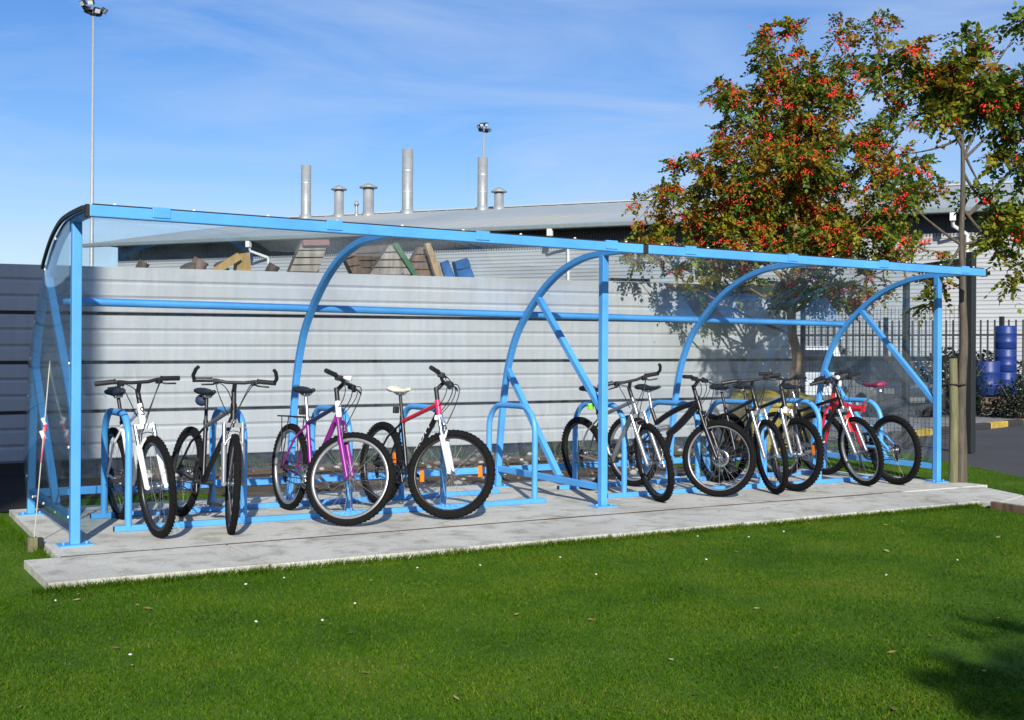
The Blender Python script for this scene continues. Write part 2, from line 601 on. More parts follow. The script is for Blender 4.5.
# stones on the bare soil
mb = MB()
for i in range(420):
    x, y = random.uniform(1.2, 11), random.uniform(2.2, 5.4)
    if y < 3.0 and (x < 2.2 or x > 7): continue
    if y > 3.0 and x < 1.5: continue
    r = random.choice([.012, .018, .025, .035, .05]) * random.uniform(.7, 1.3)
    mb.mi = random.randint(0, 1)
    mb.ball((x, y, GZ + .005 + r * .3), r, 6, (random.uniform(.8, 1.4), random.uniform(.8, 1.4), random.uniform(.5, .8)))
tag(mb.build('gravel', [paint('stone_pale', (.38, .37, .34), .9, var=.3), paint('stone_brown', (.20, .17, .14), .9, var=.3)]), kind='stuff')


# ------------------------------------------------------------------ grass blades
def blades(name, P, h, w, mat, lean=.55):
    n = len(P)
    ang = rng.uniform(0, 2 * np.pi, n)
    la = rng.uniform(0, 2 * np.pi, n)
    hh = h * rng.uniform(.55, 1.35, n)
    ww = w * rng.uniform(.7, 1.3, n)
    dx, dy = np.cos(ang) * ww / 2, np.sin(ang) * ww / 2
    lx, ly = np.cos(la) * hh * lean * rng.uniform(.2, 1.2, n), np.sin(la) * hh * lean * rng.uniform(.2, 1.2, n)
    V = np.zeros((n, 3, 3))
    V[:, 0] = P + np.stack([dx, dy, 0 * dx], 1)
    V[:, 1] = P - np.stack([dx, dy, 0 * dx], 1)
    V[:, 2] = P + np.stack([lx, ly, hh], 1)
    me = bpy.data.meshes.new(name)
    me.vertices.add(3 * n); me.loops.add(3 * n); me.polygons.add(n)
    me.vertices.foreach_set('co', V.astype(np.float32).ravel())
    me.loops.foreach_set('vertex_index', np.arange(3 * n, dtype=np.int32))
    me.polygons.foreach_set('loop_start', np.arange(0, 3 * n, 3, dtype=np.int32))
    me.materials.append(mat)
    me.update(calc_edges=True)
    o = bpy.data.objects.new(name, me)
    C.objects.link(o)
    return tag(o, kind='stuff')


def in_lawn(x, y):
    ok = np.ones(len(x), bool)
    # road side
    s = (x - EDGE.x) * ED.y - (y - EDGE.y) * ED.x
    ok &= s < -.0
    ok &= ~((x > -.42) & (x < 7.19) & (y > -1.255) & (y < -.4))
    ok &= ~((x > -.18) & (x < 8.4 - .13 * np.maximum(y, 0)) & (y > -.43) & (y < 2.07))
    ok &= ~((x > 6.2) & (y < -.4) & (y > -5.3) & (x > 7.18 - .17 * (-1.4 - y)) & (x < 8.4 - .45 * (-.2 - y)))
    return ok


pts = []
for (x0, x1, y0, y1, dens) in [(-3.2, 2.6, -5.2, -1.25, 9000), (2.6, 7.6, -4.4, -1.2, 6500), (-4, 8, -6.6, -4.4, 2500), (-4.5, -.1, -1.3, 2.4, 5000), (7.2, 12.0, -4, 5.2, 3500), (-.1, 7.8, 2.05, 3.1, 4500)]:
    n = int((x1 - x0) * (y1 - y0) * dens)
    x = rng.uniform(x0, x1, n); y = rng.uniform(y0, y1, n)
    ok = in_lawn(x, y)
    if y0 > 2:
        ok &= ((x < 1.9) & (x > .45 + .4 * (y - 2.1))) | (x > 7.3)
    if x0 == -4.5:
        ok &= ~((y > 2.1))
    pts.append(np.stack([x[ok], y[ok], np.full(ok.sum(), GZ)], 1))
P = np.concatenate(pts)
clump = np.sin(P[:, 0] * 5.1 + np.sin(P[:, 1] * 3.7) * 2) * np.sin(P[:, 1] * 4.3 + np.cos(P[:, 0] * 2.9) * 2)
g = blades('grass', P, .0115 + .003 * clump, .0060, BLADE, .9)

# longer tufts against the slab edge
pe = []
for i in range(13000):
    x = random.uniform(-.45, 7.15)
    pe.append((x, -1.262 - abs(random.gauss(0, .022)), GZ))
for i in range(900):
    pe.append((-.18 - abs(random.gauss(0, .03)), random.uniform(-.4, 2.0), GZ))
blades('grass_edge', np.array(pe), .042, .005, BLADE, .9)

# weeds along the foot of the fence
pw = []
for i in range(9000):
    x = random.uniform(1.9, 11.2)
    if random.random() < .5 + .5 * math.sin(x * 2.3): continue
    pw.append((x, 5.35 - abs(random.gauss(0, .22)), GZ))
blades('weeds', np.array(pw), .14, .014, WEEDL, .8)

# daisies
mbd = MB()
mbd.lathe([(0, .004), (.006, .006), (.017, .003), (.018, .0), (0, -.002)], (0, 0, .04), n=9)
d0 = None
for (px, py) in [(247, 584), (285, 578), (254, 621), (321, 620), (55, 600), (92, 578), (418, 568), (478, 565), (560, 557), (696, 536), (748, 537), (784, 531), (957, 560), (888, 575), (357, 603), (130, 655), (704, 559), (594, 574)]:
    p = on_plane(px, py, (0, 0, GZ + .04), (0, 0, 1))
    if d0 is None:
        d0 = mbd.build('daisy', DAISY); o = d0
    else:
        o = d0.copy(); C.objects.link(o)
    o.location = (p.x, p.y, GZ)
    s = random.uniform(.28, .5); o.scale = (s, s, 1)
    o.rotation_euler = (random.uniform(-.3, .3), random.uniform(-.3, .3), 0)
    tag(o, 'tiny white daisy flower standing in the mown green lawn', 'daisy', 'daisies scattered in the lawn')

# fallen leaves on the lawn
mb = MB()
for i in range(230):
    x, y = random.uniform(-3, 9.5), random.uniform(-5.6, -1.35)
    if random.random() < .35: x, y = random.uniform(5.0, 10.5), random.uniform(-3.5, -.6)
    if not in_lawn(np.array([x]), np.array([y]))[0]: continue
    a_ = random.uniform(0, 6.28); s_ = random.uniform(.012, .028)
    d1_, d2_ = Vector((math.cos(a_), math.sin(a_), random.uniform(-.2, .3))) * s_, Vector((-math.sin(a_), math.cos(a_), random.uniform(-.3, .3))) * s_ * .45
    c_ = Vector((x, y, GZ + .013))
    mb.add([c_ - d1_, c_ + d2_, c_ + d1_, c_ - d2_], [(0, 1, 2, 3)])
tag(mb.build('fallen_leaves', leaf_mat('dry_leaf', [(0, (.16, .10, .03)), (.6, (.30, .24, .06)), (1, (.42, .38, .18))], .2)), kind='stuff')

# ------------------------------------------------------------------ sheet metal fence
FV = 5.6
def ftop(u): return 2.195 + .0172 * (u - .33)
fence = empty('metal_sheet_fence', (0, FV, GZ))
tag(fence, 'long pale grey ribbed metal sheet fence behind the bicycle shelter', 'fence')
U0, U1 = -14., 11.85
NPAN = 4
for i in range(NPAN):
    mb = MB()
    f0, f1 = i / NPAN, (i + 1) / NPAN
    prof = [(.050, .03), (.056, .003), (.07, .0)]
    for g0 in (.345, .675):
        prof += [(g0 - .055, 0), (g0 - .015, .015), (g0 + .0, .016), (g0 + .050, 0)]
    prof += [(.972, 0), (.982, .004), (.985, .03)]
    vs = []
    for uu in (U0, U1):
        zb = .055 - GZ
        zt = ftop(uu) - GZ
        for (t, d) in prof:
            tt = f0 + (f1 - f0) * t
            vs.append((uu, d, zb + (zt - zb) * tt))
        for (t, d) in reversed(prof):
            tt = f0 + (f1 - f0) * t
            vs.append((uu, .06, zb + (zt - zb) * tt))
    n = len(prof) * 2
    mb.add(vs, [(j, (j + 1) % n, n + (j + 1) % n, n + j) for j in range(n)] + [tuple(range(n - 1, -1, -1)), tuple(range(n, 2 * n))])
    mb.build('sheet_panel', SHEET, fence)
mb = MB()
mb.bar((U0, .075, .055), (U1, .075, .055), .04, .11)
mb.build('plinth', BLKPL, fence)
for i in range(1, NPAN):
    mb = MB()
    za, zb_ = [.055 - GZ + (ftop(u_) - .055) * (i / NPAN + .004) for u_ in (U0, U1)]
    mb.bar((U0, .064, za), (U1, .064, zb_), .02, .075)
    mb.build('joint_strip', BLKPL, fence)
uu = -13.
while uu < U1:
    mb = MB(); mb.bar((uu, .10, 0), (uu, .10, 2.15), .06, .06, (0, 1, 0)); mb.build('fence_post', DARKFENCE, fence); uu += 2.4
mb = MB()
a = on_plane(604, 277.5, (0, FV + .03, 0), (0, 1, 0)); bq = on_plane(649, 281, (0, FV + .03, 0), (0, 1, 0))
mb.bar((a.x, FV + .03, ftop(a.x) + .022), (bq.x, FV + .03, ftop(bq.x) + .022), .05, .04)
tag(mb.build('timber_batten', PALD), 'short dark batten lying along the top of the pale sheet fence', 'batten')

# ------------------------------------------------------------------ bicycle shelter
ARCH = [(1.68, .0), (1.655, .35), (1.60, .72), (1.52, 1.08), (1.385, 1.377), (1.215, 1.575), (.98, 1.765), (.78, 1.888), (.55, 1.985), (.27, 2.05), (.0, 2.066), (-.25, 2.066), (-.49, 2.062)]


def smooth_path(pts, sub=4):
    out_ = []
    n = len(pts)
    for i in range(n - 1):
        p0, p1, p2, p3 = [Vector(pts[max(0, min(n - 1, j))]) for j in (i - 1, i, i + 1, i + 2)]
        for s in range(sub):
            t = s / sub
            out_.append(.5 * ((2 * p1) + (p2 - p0) * t + (2 * p0 - 5 * p1 + 4 * p2 - p3) * t * t + (3 * p1 - p0 - 3 * p2 + p3) * t ** 3))
    out_.append(Vector(pts[-1]))
    return out_


AP = smooth_path([(p[0], p[1]) for p in ARCH])
shelter = empty('bicycle_shelter')
tag(shelter, 'long blue tubular steel bicycle shelter with clear curved roof on the concrete base', 'bike shelter')
for i in range(5):
    uu = i * 2.05
    mb = MB()
    mb.sweep_rect([(uu, p.x, max(p.y, .008)) for p in AP], .055, .05)
    ar = bevel(mb.build('arch', BLUE, shelter), .008)
    mb = MB()
    mb.box((uu, 1.68, .005), (.17, .13, .010))
    for sx in (-.06, .06): mb.lathe([(0, .016), (.009, .016), (.010, 0)], (uu + sx, 1.655, .010), n=8)
    mb.build('base_plate', BLUE, ar)
    if i % 2 == 0:
        mb = MB()
        mb.bar((uu, 0, .008), (uu, 0, 2.055), .06, .06, (0, 1, 0))
        po = bevel(mb.build('post', BLUE, shelter), .006)
        mb = MB()
        mb.box((uu, 0, .005), (.20, .15, .010))
        for sx in (-.07, .07): mb.lathe([(0, .016), (.009, .016), (.010, 0)], (uu + sx, -.02, .010), n=8)
        mb.build('base_plate', BLUE, po)
        for (a, bq) in [((.985, 1.745), (.03, .80)), ((1.50, 1.10), (.64, .19))]:
            mb = MB()
            mb.bar((uu, a[0], a[1]), (uu, bq[0], bq[1]), .05, .05, (1, 0, 0))
            bevel(mb.build('diagonal_brace', BLUE, shelter), .005)
        mb = MB()
        mb.bar((uu, .032, .155), (uu, 1.645, .175), .045, .055)
        bevel(mb.build('bottom_rail', BLUE, shelter), .005)
# beam in two lengths with a black joint and cover tabs
BV, BZ = -.52, 2.058
for (a, bq) in [(-.03, 4.085), (4.135, 8.21)]:
    mb = MB(); mb.bar((a, BV, BZ), (bq, BV, BZ), .055, .070)
    be = bevel(mb.build('front_beam', BLUE, shelter), .006)
    mb = MB(); mb.bar((a + .02, BV - .005, BZ + .039), (bq - .02, BV - .005, BZ + .039), .035, .008)
    mb.build('gasket', BLACKR, be)
    for k in range(4):
        uu = a + .42 + k * (bq - a - .5) / 3.2
        mb = MB(); mb.box((uu, BV - .003, BZ + .014), (.11, .064, .066)); bevel(mb.build('cover_tab', BLUE, be), .004)
    mb = MB()
    for k in range(9):
        uu = a + .15 + k * (bq - a - .3) / 8
        mb.ball((uu, BV + .0, BZ + .045), .012, 8, (1, 1, .8))
    mb.build('bolt', WHITEP, be)
mb = MB(); mb.bar((4.086, BV, BZ), (4.134, BV, BZ), .05, .066); mb.build('beam_joint', BLACKR, shelter)
for uu in (-.0405, 8.2205):
    mb = MB(); mb.box((uu, BV, BZ), (.02, .058, .074)); mb.build('end_cap', BLACKR, shelter)
mb = MB(); mb.tube([(-.0, 1.235, 1.60), (4.1, 1.235, 1.605), (8.2, 1.235, 1.61)], .031, 14); mb.build('rear_purlin', BLUE, shelter)
mb = MB(); mb.bar((-.02, 1.715, .16), (8.22, 1.715, .16), .04, .06); bevel(mb.build('rear_rail', BLUE, shelter), .005)
# clear sheets over the arches, one per bay
def offset(path, d):
    res = []
    for i in range(len(path)):
        t = (path[min(i + 1, len(path) - 1)] - path[max(i - 1, 0)]).normalized()
        nrm = Vector((t.y, -t.x))
        res.append(path[i] + nrm * d)
    return res
OP = [p for p in offset(AP, .03) if p.y > .20]
OP2 = [p for p in offset(AP, .034) if p.y > .20]
k = min(len(OP), len(OP2)); OP, OP2 = OP[-k:], OP2[-k:]
for i in range(4):
    mb = MB()
    a, bq = i * 2.05 + (-.04 if i == 0 else .004), (i + 1) * 2.05 - (.004 if i < 3 else -.04)
    vs = []
    for x in (a, bq):
        vs += [(x, p.x, p.y) for p in OP] + [(x, p.x, p.y) for p in OP2]
    fs = []
    for j in range(k - 1):
        fs += [(j, j + 1, 2 * k + j + 1, 2 * k + j), (k + j, 3 * k + j, 3 * k + j + 1, k + j + 1), (j, k + j, k + j + 1, j + 1), (2 * k + j, 2 * k + j + 1, 3 * k + j + 1, 3 * k + j)]
    mb.add(vs, fs, True)
    mb.build('roof_sheet', POLY, shelter)
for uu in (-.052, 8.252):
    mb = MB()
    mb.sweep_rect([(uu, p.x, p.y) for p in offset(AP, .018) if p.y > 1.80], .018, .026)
    mb.build('shade_edge_trim', BLACKR, shelter)  # black rubber edge, also standing in for shade on the arch top
# end panels
for uu in (-.034, 8.234):
    mb = MB()
    sg = 1 if uu < 0 else -1
    zz = [.13 + (2.055 - .13) * i / 28 for i in range(29)]
    def vmax(z):
        for a_, b_ in zip(AP[:-1], AP[1:]):
            if a_.y <= z <= b_.y: return a_.x + (b_.x - a_.x) * (z - a_.y) / max(1e-6, b_.y - a_.y)
        return .05
    nv = 16
    vs, fs = [], []
    for lay in (0, 1):
        for z in zz:
            tz = (z - .13) / 1.925
            vm = vmax(z) + (.16 * math.sin(math.pi * min(1, max(0, (z - .30) / 1.05))) if .3 < z < 1.35 else 0) * (1 if uu < 0 else .2)
            for j in range(nv + 1):
                t_ = j / nv
                bow = .085 * math.sin(math.pi * t_) * math.sin(math.pi * min(1, tz * 1.05)) + .016 * math.sin(7 * z + 5 * t_) * t_ * (1 - tz)
                vs.append((uu - sg * (.002 + bow + lay * .004), .02 + (vm - .02) * t_, z))
    L0 = 29 * (nv + 1)
    for i in range(28):
        for j in range(nv):
            q_ = i * (nv + 1) + j
            fs.append((q_, q_ + 1, q_ + nv + 2, q_ + nv + 1)); fs.append((L0 + q_, L0 + q_ + nv + 1, L0 + q_ + nv + 2, L0 + q_ + 1))
    mb.add(vs, fs, True)
    ep = mb.build('end_panel', POLYE if uu < 0 else POLY, shelter)
    mb = MB()
    for (v, z) in [(.0, 1.15), (.0, .62), (.0, .18), (.45, .16), (.9, .17), (1.35, .17), (1.62, .3), (1.6, .9), (1.5, 1.18), (1.3, 1.45), (.9, 1.8), (.5, 1.98)]:
        mb.ball((uu - .006 * (1 if uu < 0 else -1), v, z), .010, 8, (.6, 1, 1))
    mb.build('bolt', WHITEP, ep)

# wire stay with striped tape at the near end
SB = Vector((-.215, .16, -.02))
stay = empty('wire_stay', SB)
tag(stay, 'thin wire stay with red and white tape tied to a small block', 'wire stay')
top = on_plane(50, 361, (0, -.0, 0), (0, 1, 0)); top = on_plane(50, 361, (-.09, 0, 0), (1, 0, 0))
pt = Vector((top.x, top.y, top.z)) - SB
mb = MB(); mb.tube([Vector((0, 0, .05)), pt * .5 + Vector((0, 0, .02)), pt], .004, 6); mb.build('wire', paint('plastic_wire', (.42, .40, .32), .5), stay)
mb = MB()
for i in range(3):
    mb.mi = (i + 1) % 2
    t0 = .58 + i * .035
    mb.box(pt * t0 + Vector((random.uniform(-.008, .008), 0, .02)), (.024, .010, .055), Matrix.Rotation(random.uniform(-.5, .5), 3, 'Y') @ Matrix.Rotation(random.uniform(-1, 1), 3, 'Z'))
mb.mi = 0
mb.bar(pt * .44 + Vector((-.004, 0, .01)), pt * .58 + Vector((.006, 0, .01)), .030, .006, (1, 0, 0))
mb.build('tape', [paint('red_tape', (.50, .05, .10), .5), WHITEP], stay)
mb = MB(); mb.box((-.01, 0, .015), (.06, .06, .10)); bevel(mb.build('anchor_block', STAKEW, stay), .008)
mb = MB(); mb.box((.038, -.0, .03), (.034, .05, .06)); bevel(mb.build('anchor_clamp', BLACKR, stay), .008)


# ------------------------------------------------------------------ hoop racks
def hoop_path(u, v0, v1, h, r=.21):
    pts = [Vector((u, v0, .03)), Vector((u, v0, h - r))]
    for i in range(1, 9):
        a = math.pi / 2 * i / 8
        pts.append(Vector((u, v0 + r - r * math.cos(a), h - r + r * math.sin(a))))
    for i in range(0, 9):
        a = math.pi / 2 * i / 8
        pts.append(Vector((u, v1 - r + r * math.sin(a), h - r + r * math.cos(a))))
    pts.append(Vector((u, v1, .03)))
    return pts


for (ua, ub, us, lab) in [(.34, 3.83, (.435, 1.245, 2.065, 2.87, 3.73), 'blue rack of five hoops under the shelter half with the white bicycle'),
                          (4.47, 8.02, (4.655, 5.485, 6.265, 7.03, 7.90), 'blue rack of five hoops under the shelter half with the red bicycle')]:
    rk = tag(empty('bike_rack', (ua, .45, 0)), lab, 'bike rack', 'hoop racks under the shelter')
    for v in (.45, 1.21):
        mb = MB(); mb.bar((0, v - .45, .021), (ub - ua, v - .45, .021), .045, .040)
        bevel(mb.build('base_rail', BLUE, rk), .004)
    mb = MB()
    for v in (.45, 1.21):
        for x in (-.0015, ub - ua + .0015): mb.box((x, v - .45, .021), (.004, .034, .030))
    mb.build('end_cap', BLACKR, rk)
    for uu in us:
        mb = MB(); mb.tube([p - Vector((ua, .45, 0)) for p in hoop_path(uu, .45, 1.21, .80)], .025, 12, cap=False)
        mb.build('hoop', BLUE, rk)

# ------------------------------------------------------------------ bicycles
WB, WR = 1.05, .338        # wheelbase, outer wheel radius
RIMS = paint('silver_rim', (.36, .37, .38), .4, .7)
SPOKE = paint('spoke_steel', (.30, .30, .31), .4, .9)
RIMB = paint('black_rim', (.02, .02, .022), .35)


def text_mesh(body, size, ext=.0012):
    cu = bpy.data.curves.new('letters', 'FONT')
    cu.body = body; cu.size = size; cu.extrude = ext
    cu.align_x = 'CENTER'; cu.align_y = 'CENTER'; cu.resolution_u = 3
    o = bpy.data.objects.new('letters', cu)
    C.objects.link(o)
    dg = bpy.context.evaluated_depsgraph_get()
    me = bpy.data.meshes.new_from_object(o.evaluated_get(dg))
    bpy.data.objects.remove(o)
    vs = [Vector(v.co) for v in me.vertices]; fs = [tuple(p.vertices) for p in me.polygons]
    return vs, fs


def bike(label, front, rear, steer=0, lean=0, frame=BLKPT, top=None, headc=None, fork=BLKPT, style='rigid', bars='flat',
         saddle=BLKPL, rim=RIMS, tread=.027, rack=False, guard=None, spokes_refl=0, lower_refl=False, word=None, badge=None, disc=False, seatup=0., light=None,
         grip=BLKPL, tail=None, forklow=None, bag=None, stem=BLKPL):
    fr, re = Vector((*front, 0)), Vector((*rear, 0))
    d = (fr - re); h = math.atan2(d.y, d.x)
    pos = fr - d.normalized() * WB
    root = empty('bicycle', (pos.x, pos.y, .002), (-R_(lean), 0, h))
    tag(root, label, 'bicycle', 'bicycles parked in the shelter')
    rax = Vector((0, 0, WR)); fax = Vector((WB, 0, WR))
    HA = R_(70.5)
    sd = Vector((-math.cos(HA), 0, math.sin(HA)))              # up along the steering axis
    base = fax + Vector((-.038 * math.sin(HA), 0, -.038 * math.cos(HA)))
    crown = base + sd * .435
    Hb, Ht = base + sd * .465, base + sd * .585
    bar0 = base + sd * .69
    BB = Vector((.425, 0, .295))
    ST = BB + Vector((-math.cos(R_(73)), 0, math.sin(R_(73)))) * .45
    S0 = BB + Vector((-math.cos(R_(73)), 0, math.sin(R_(73)))) * (.645 + seatup)
    a = R_(steer)
    M = Matrix.Translation(base) @ Matrix.Rotation(a, 4, sd) @ Matrix.Translation(-base)

    def wheel(name, ax, mtx, ref):
        mb = MB()
        mb.lathe([(.0, -.05), (.012, -.05), (.012, -.035), (.026, -.034), (.026, -.028), (.014, -.026), (.014, .026), (.026, .028), (.026, .034), (.012, .035), (.012, .05), (0, .05)], ax, (0, 1, 0), 12)
        ns = 28
        for i in range(ns):
            an = 2 * math.pi * i / ns + .05
            sx = (i % 2) * 2 - 1
            an2 = an + (.38 if (i // 2) % 2 else -.38)
            p0 = ax + Vector((math.cos(an2) * .024, sx * .030, math.sin(an2) * .024))
            p1 = ax + Vector((math.cos(an) * .274, 0, math.sin(an) * .274))
            mb.tube([p0, p1], .0011, 4, cap=False)
        mb.xform(mtx); w = mb.build(name, SPOKE, root)
        mb = MB()
        mb.lathe([(.272, -.010), (.272, .010), (.280, .014), (.294, .014), (.296, .010), (.288, .0), (.296, -.010), (.294, -.014), (.280, -.014)], ax, (0, 1, 0), 44, closed=True)
        mb.xform(mtx); mb.build('rim', rim, w)
        mb = MB()
        prof = []
        rc = WR - tread
        for i in range(12):
            an = 2 * math.pi * i / 12
            prof.append((rc + tread * math.cos(an), tread * .92 * math.sin(an)))
        mb.lathe(prof, ax, (0, 1, 0), 52, closed=True)
        for i in range(60):                                      # tread blocks
            an = 2 * math.pi * (i + .5) / 60
            for yy in (-.55, 0, .55):
                q = Vector((math.cos(an), 0, math.sin(an)))
                rr_ = rc + tread * math.sqrt(1 - yy * yy * .8)
                R3 = Matrix.Rotation(-an, 3, 'Y')
                mb.box(ax + q * (rr_ - .001) + Vector((0, yy * tread, 0)), (.006, tread * .36, .016), R3)
        mb.xform(mtx); mb.build('tyre', TYRE, w)
        for i in range(ref):
            an = .25 + math.pi * i
            mb = MB()
            mb.box(ax + Vector((math.cos(an), 0, math.sin(an))) * .225, (.030, .018, .085), Matrix.Rotation(-an, 3, 'Y'))
            mb.xform(mtx); mb.build('spoke_reflector', ORANGE, w)
        if disc:
            mb = MB(); mb.lathe([(.05, .036), (.08, .036), (.08, .039), (.05, .039)], ax, (0, 1, 0), 20, closed=True); mb.xform(mtx); mb.build('brake_disc', STEEL, w)
        return w
    I4 = Matrix.Identity(4)
    rw = wheel('rear_wheel', rax, I4, 1 if spokes_refl else 0)
    mb = MB()
    for i, r in enumerate((.052, .046, .040, .034, .028)):
        mb.lathe([(.012, -.030 - i * .005), (r, -.030 - i * .005), (r, -.033 - i * .005), (.012, -.033 - i * .005)], rax, (0, 1, 0), 18, False)
    mb.build('cassette', DKSTEEL, rw)
    wheel('front_wheel', fax, M, spokes_refl)

    # frame
    mb = MB()
    mats = [frame, top or frame, headc or frame, ALU]
    Hm = (Hb + Ht) / 2
    mb.mi = 2; mb.tube([Hb, Ht], .022 if style != 'full' else .024, 12)
    mb.mi = 0
    if style == 'full':
        k1 = Vector((.50, 0, .60))
        mb.tube(bez(Hm, (.62, 0, .60), (.47, 0, .52), 8), [.032, .034, .036, .036, .036, .035, .034, .032, .03], 10)
        mb.tube(bez((.50, 0, .53), (.45, 0, .42), BB, 6), .03, 10)
        mb.tube(bez(Hm, (.60, 0, .79), (.33, 0, .62), 8), .026, 10)
        mb.tube([(.33, 0, .60), S0 + Vector((.03, 0, -.16))], .018, 10)
        mb.mi = 1
        for sx in (-1, 1):
            mb.tube([BB + Vector((.0, sx * .03, .05)), (.22, sx * .055, .36), rax + Vector((0, sx * .062, 0))], .012, 8)
            mb.tube([rax + Vector((0, sx * .062, 0)), (.20, sx * .05, .52), (.30, sx * .03, .55)], .010, 8)
        mb.mi = 3
        mb.tube([(.30, 0, .55), (.50, 0, .585)], .012, 8)
        for i in range(7):
            c_ = Vector((.33, 0, .555)).lerp(Vector((.47, 0, .58)), i / 6)
            mb.lathe([(.021, -.005), (.026, 0), (.021, .005)], c_, (.2, 0, .035), 10)
        seat_from = Vector((.275, 0, .72))
    elif style == 'yframe':
        mb.tube(bez(Ht * .4 + Hb * .6, (.62, 0, .70), (.40, 0, .735), 8), [.034, .038, .040, .040, .038, .036, .034, .032, .030], 12)
        mb.tube(bez((.60, 0, .71), (.52, 0, .52), BB + Vector((0, 0, .02)), 8), [.038, .037, .036, .034, .032, .032, .031, .03, .03], 12)
        mb.tube([(.40, 0, .70), (.36, 0, .80)], .020, 10)
        mb.mi = 1
        for sx in (-1, 1):
            mb.tube([BB + Vector((-.02, sx * .03, .06)), (.22, sx * .055, .36), rax + Vector((0, sx * .062, 0))], .014, 8)
            mb.tube([rax + Vector((0, sx * .062, 0)), (.21, sx * .05, .50), (.36, sx * .03, .56)], .012, 8)
        mb.mi = 3
        mb.tube([(.34, 0, .56), (.52, 0, .62)], .016, 8)
        for i in range(6):
            c_ = Vector((.37, 0, .57)).lerp(Vector((.48, 0, .605)), i / 5)
            mb.lathe([(.022, -.006), (.029, 0), (.022, .006)], c_, (.2, 0, .06), 10)
        seat_from = Vector((.36, 0, .78))
    else:
        rt = .017
        mb.tube([BB, ST], .0165, 10)
        mb.mi = 1; mb.tube([ST + (BB - ST).normalized() * .035, Ht + (Hb - Ht) * .25], rt, 10)
        mb.mi = 0; mb.tube([BB, Hb + (Ht - Hb) * .25], rt + .004, 10)
        for sx in (-1, 1):
            mb.tube([BB + Vector((-.02, sx * .028, 0)), (.30, sx * .048, .30), rax + Vector((0, sx * .064, 0))], [.012, .011, .009], 8)
            mb.tube([ST + (BB - ST).normalized() * .05 + Vector((0, sx * .014, 0)), (.16, sx * .046, .56), rax + Vector((0, sx * .064, 0))], [.009, .009, .008], 8)
        seat_from = ST
    for sx in (-1, 1):
        mb.box(rax + Vector((0, sx * .066, 0)), (.03, .005, .04))
    fo = mb.build('frame', mats, root)
    if word:
        vs, fs = text_mesh(word, .10, .001)
        p0, p1 = BB, Hb + (Ht - Hb) * .25
        dd = (p1 - p0).normalized(); up = Vector((0, 1, 0)).cross(dd) * -1
        mid = p0.lerp(p1, .56)
        for sy in (-1, 1):
            mb = MB()
            xx = dd if sy < 0 else -dd
            upv = Vector((0, sy, 0)).cross(xx)
            mb.add([mid + Vector((0, sy * .0215, 0)) + xx * v.x + upv * v.y * .42 + Vector((0, sy, 0)) * v.z for v in vs], fs)
            mb.build('lettering', WHITEP, fo)
    if badge:
        vs, fs = text_mesh(badge, .085, .001)
        dd = sd; side = Vector((0, 1, 0)); nrm = side.cross(dd)
        mb = MB()
        mb.add([Hm + nrm * .0235 + side * v.x * .8 + dd * v.y + nrm * v.z for v in vs], fs)
        mb.build('head_badge', BLKPL, fo)

    # seat post, saddle
    mb = MB(); mb.tube([seat_from, S0], .0135, 10)
    mb.lathe([(.019, -.012), (.019, .012)], seat_from, (S0 - seat_from), 10)
    mb.build('seat_post', ALU if style != 'rigid' or rim is RIMS else BLKPL, root)
    mb = MB()
    sec = [(-.135, .062, .030), (-.12, .072, .036), (-.08, .076, .036), (-.03, .060, .030), (.02, .036, .025), (.08, .024, .022), (.13, .018, .018), (.142, .010, .010)]
    vs, fs = [], []
    n = 12
    for (x, wd, hh) in sec:
        for j in range(n):
            an = 2 * math.pi * j / n
            z = math.sin(an)
            vs.append(S0 + Vector((x + .01, math.cos(an) * wd, .045 + (z * hh * (.55 if z > 0 else 1.0)) - (.012 if -.05 < x < .1 else 0) - .006 * (math.cos(an) ** 2))))
    for i in range(len(sec) - 1):
        for j in range(n):
            fs.append((i * n + j, i * n + (j + 1) % n, i * n + n + (j + 1) % n, i * n + n + j))
    fs += [tuple(range(n - 1, -1, -1)), tuple((len(sec) - 1) * n + j for j in range(n))]
    mb.add(vs, fs, True)
    sa = mb.build('saddle', saddle, root)
    mb = MB()
    for sx in (-1, 1): mb.tube([S0 + Vector((-.10, sx * .02, .02)), S0 + Vector((-.04, sx * .022, .002)), S0 + Vector((.05, sx * .02, .002)), S0 + Vector((.11, sx * .006, .03))], .004, 6)
    mb.box(S0 + Vector((0, 0, .0)), (.05, .05, .018))
    mb.build('saddle_rail', STEEL, sa)

    # fork (steered)
    mb = MB()
    fl = forklow or fork
    mats = [fork, fl, ALU]
    rake = Vector((math.sin(HA), 0, math.cos(HA))) * .038
    mb.mi = 0
    mb.tube([base + sd * .43, base + sd * .47], .021, 10)
    for sx in (-1, 1):
        y = Vector((0, sx * .062, 0))
        mb.mi = 0
        mb.box(base + sd * .43 + y * .5, (.045, .075, .032))
        mb.mi = 2 if forklow else 0
        mb.tube([base + sd * .44 + y + rake * .3, base + sd * .24 + y + rake * .45], .0145, 10)
        mb.mi = 1
        mb.tube([base + sd * .29 + y + rake * .4, fax + y], [.021, .017], 10)
        mb.tube([fax + y + Vector((-.012, 0, 0)), fax + y + Vector((.012, 0, 0))], .016, 8)
    if forklow:
        mb.tube(bez(base + sd * .27 + Vector((0, -.06, 0)) + rake, base + sd * .40 + rake * 1.6, base + sd * .27 + Vector((0, .06, 0)) + rake, 8), .009, 8)
    mb.xform(M); fk = mb.build('fork', mats, root)
    mb = MB()
    for sx in (-1, 1):                                            # rim brake arms
        mb.tube([base + sd * .27 + Vector((.02, sx * .055, 0)), base + sd * .33 + Vector((.035, sx * .05, 0)), base + sd * .385 + Vector((.035, sx * .04, 0))], .007, 6)
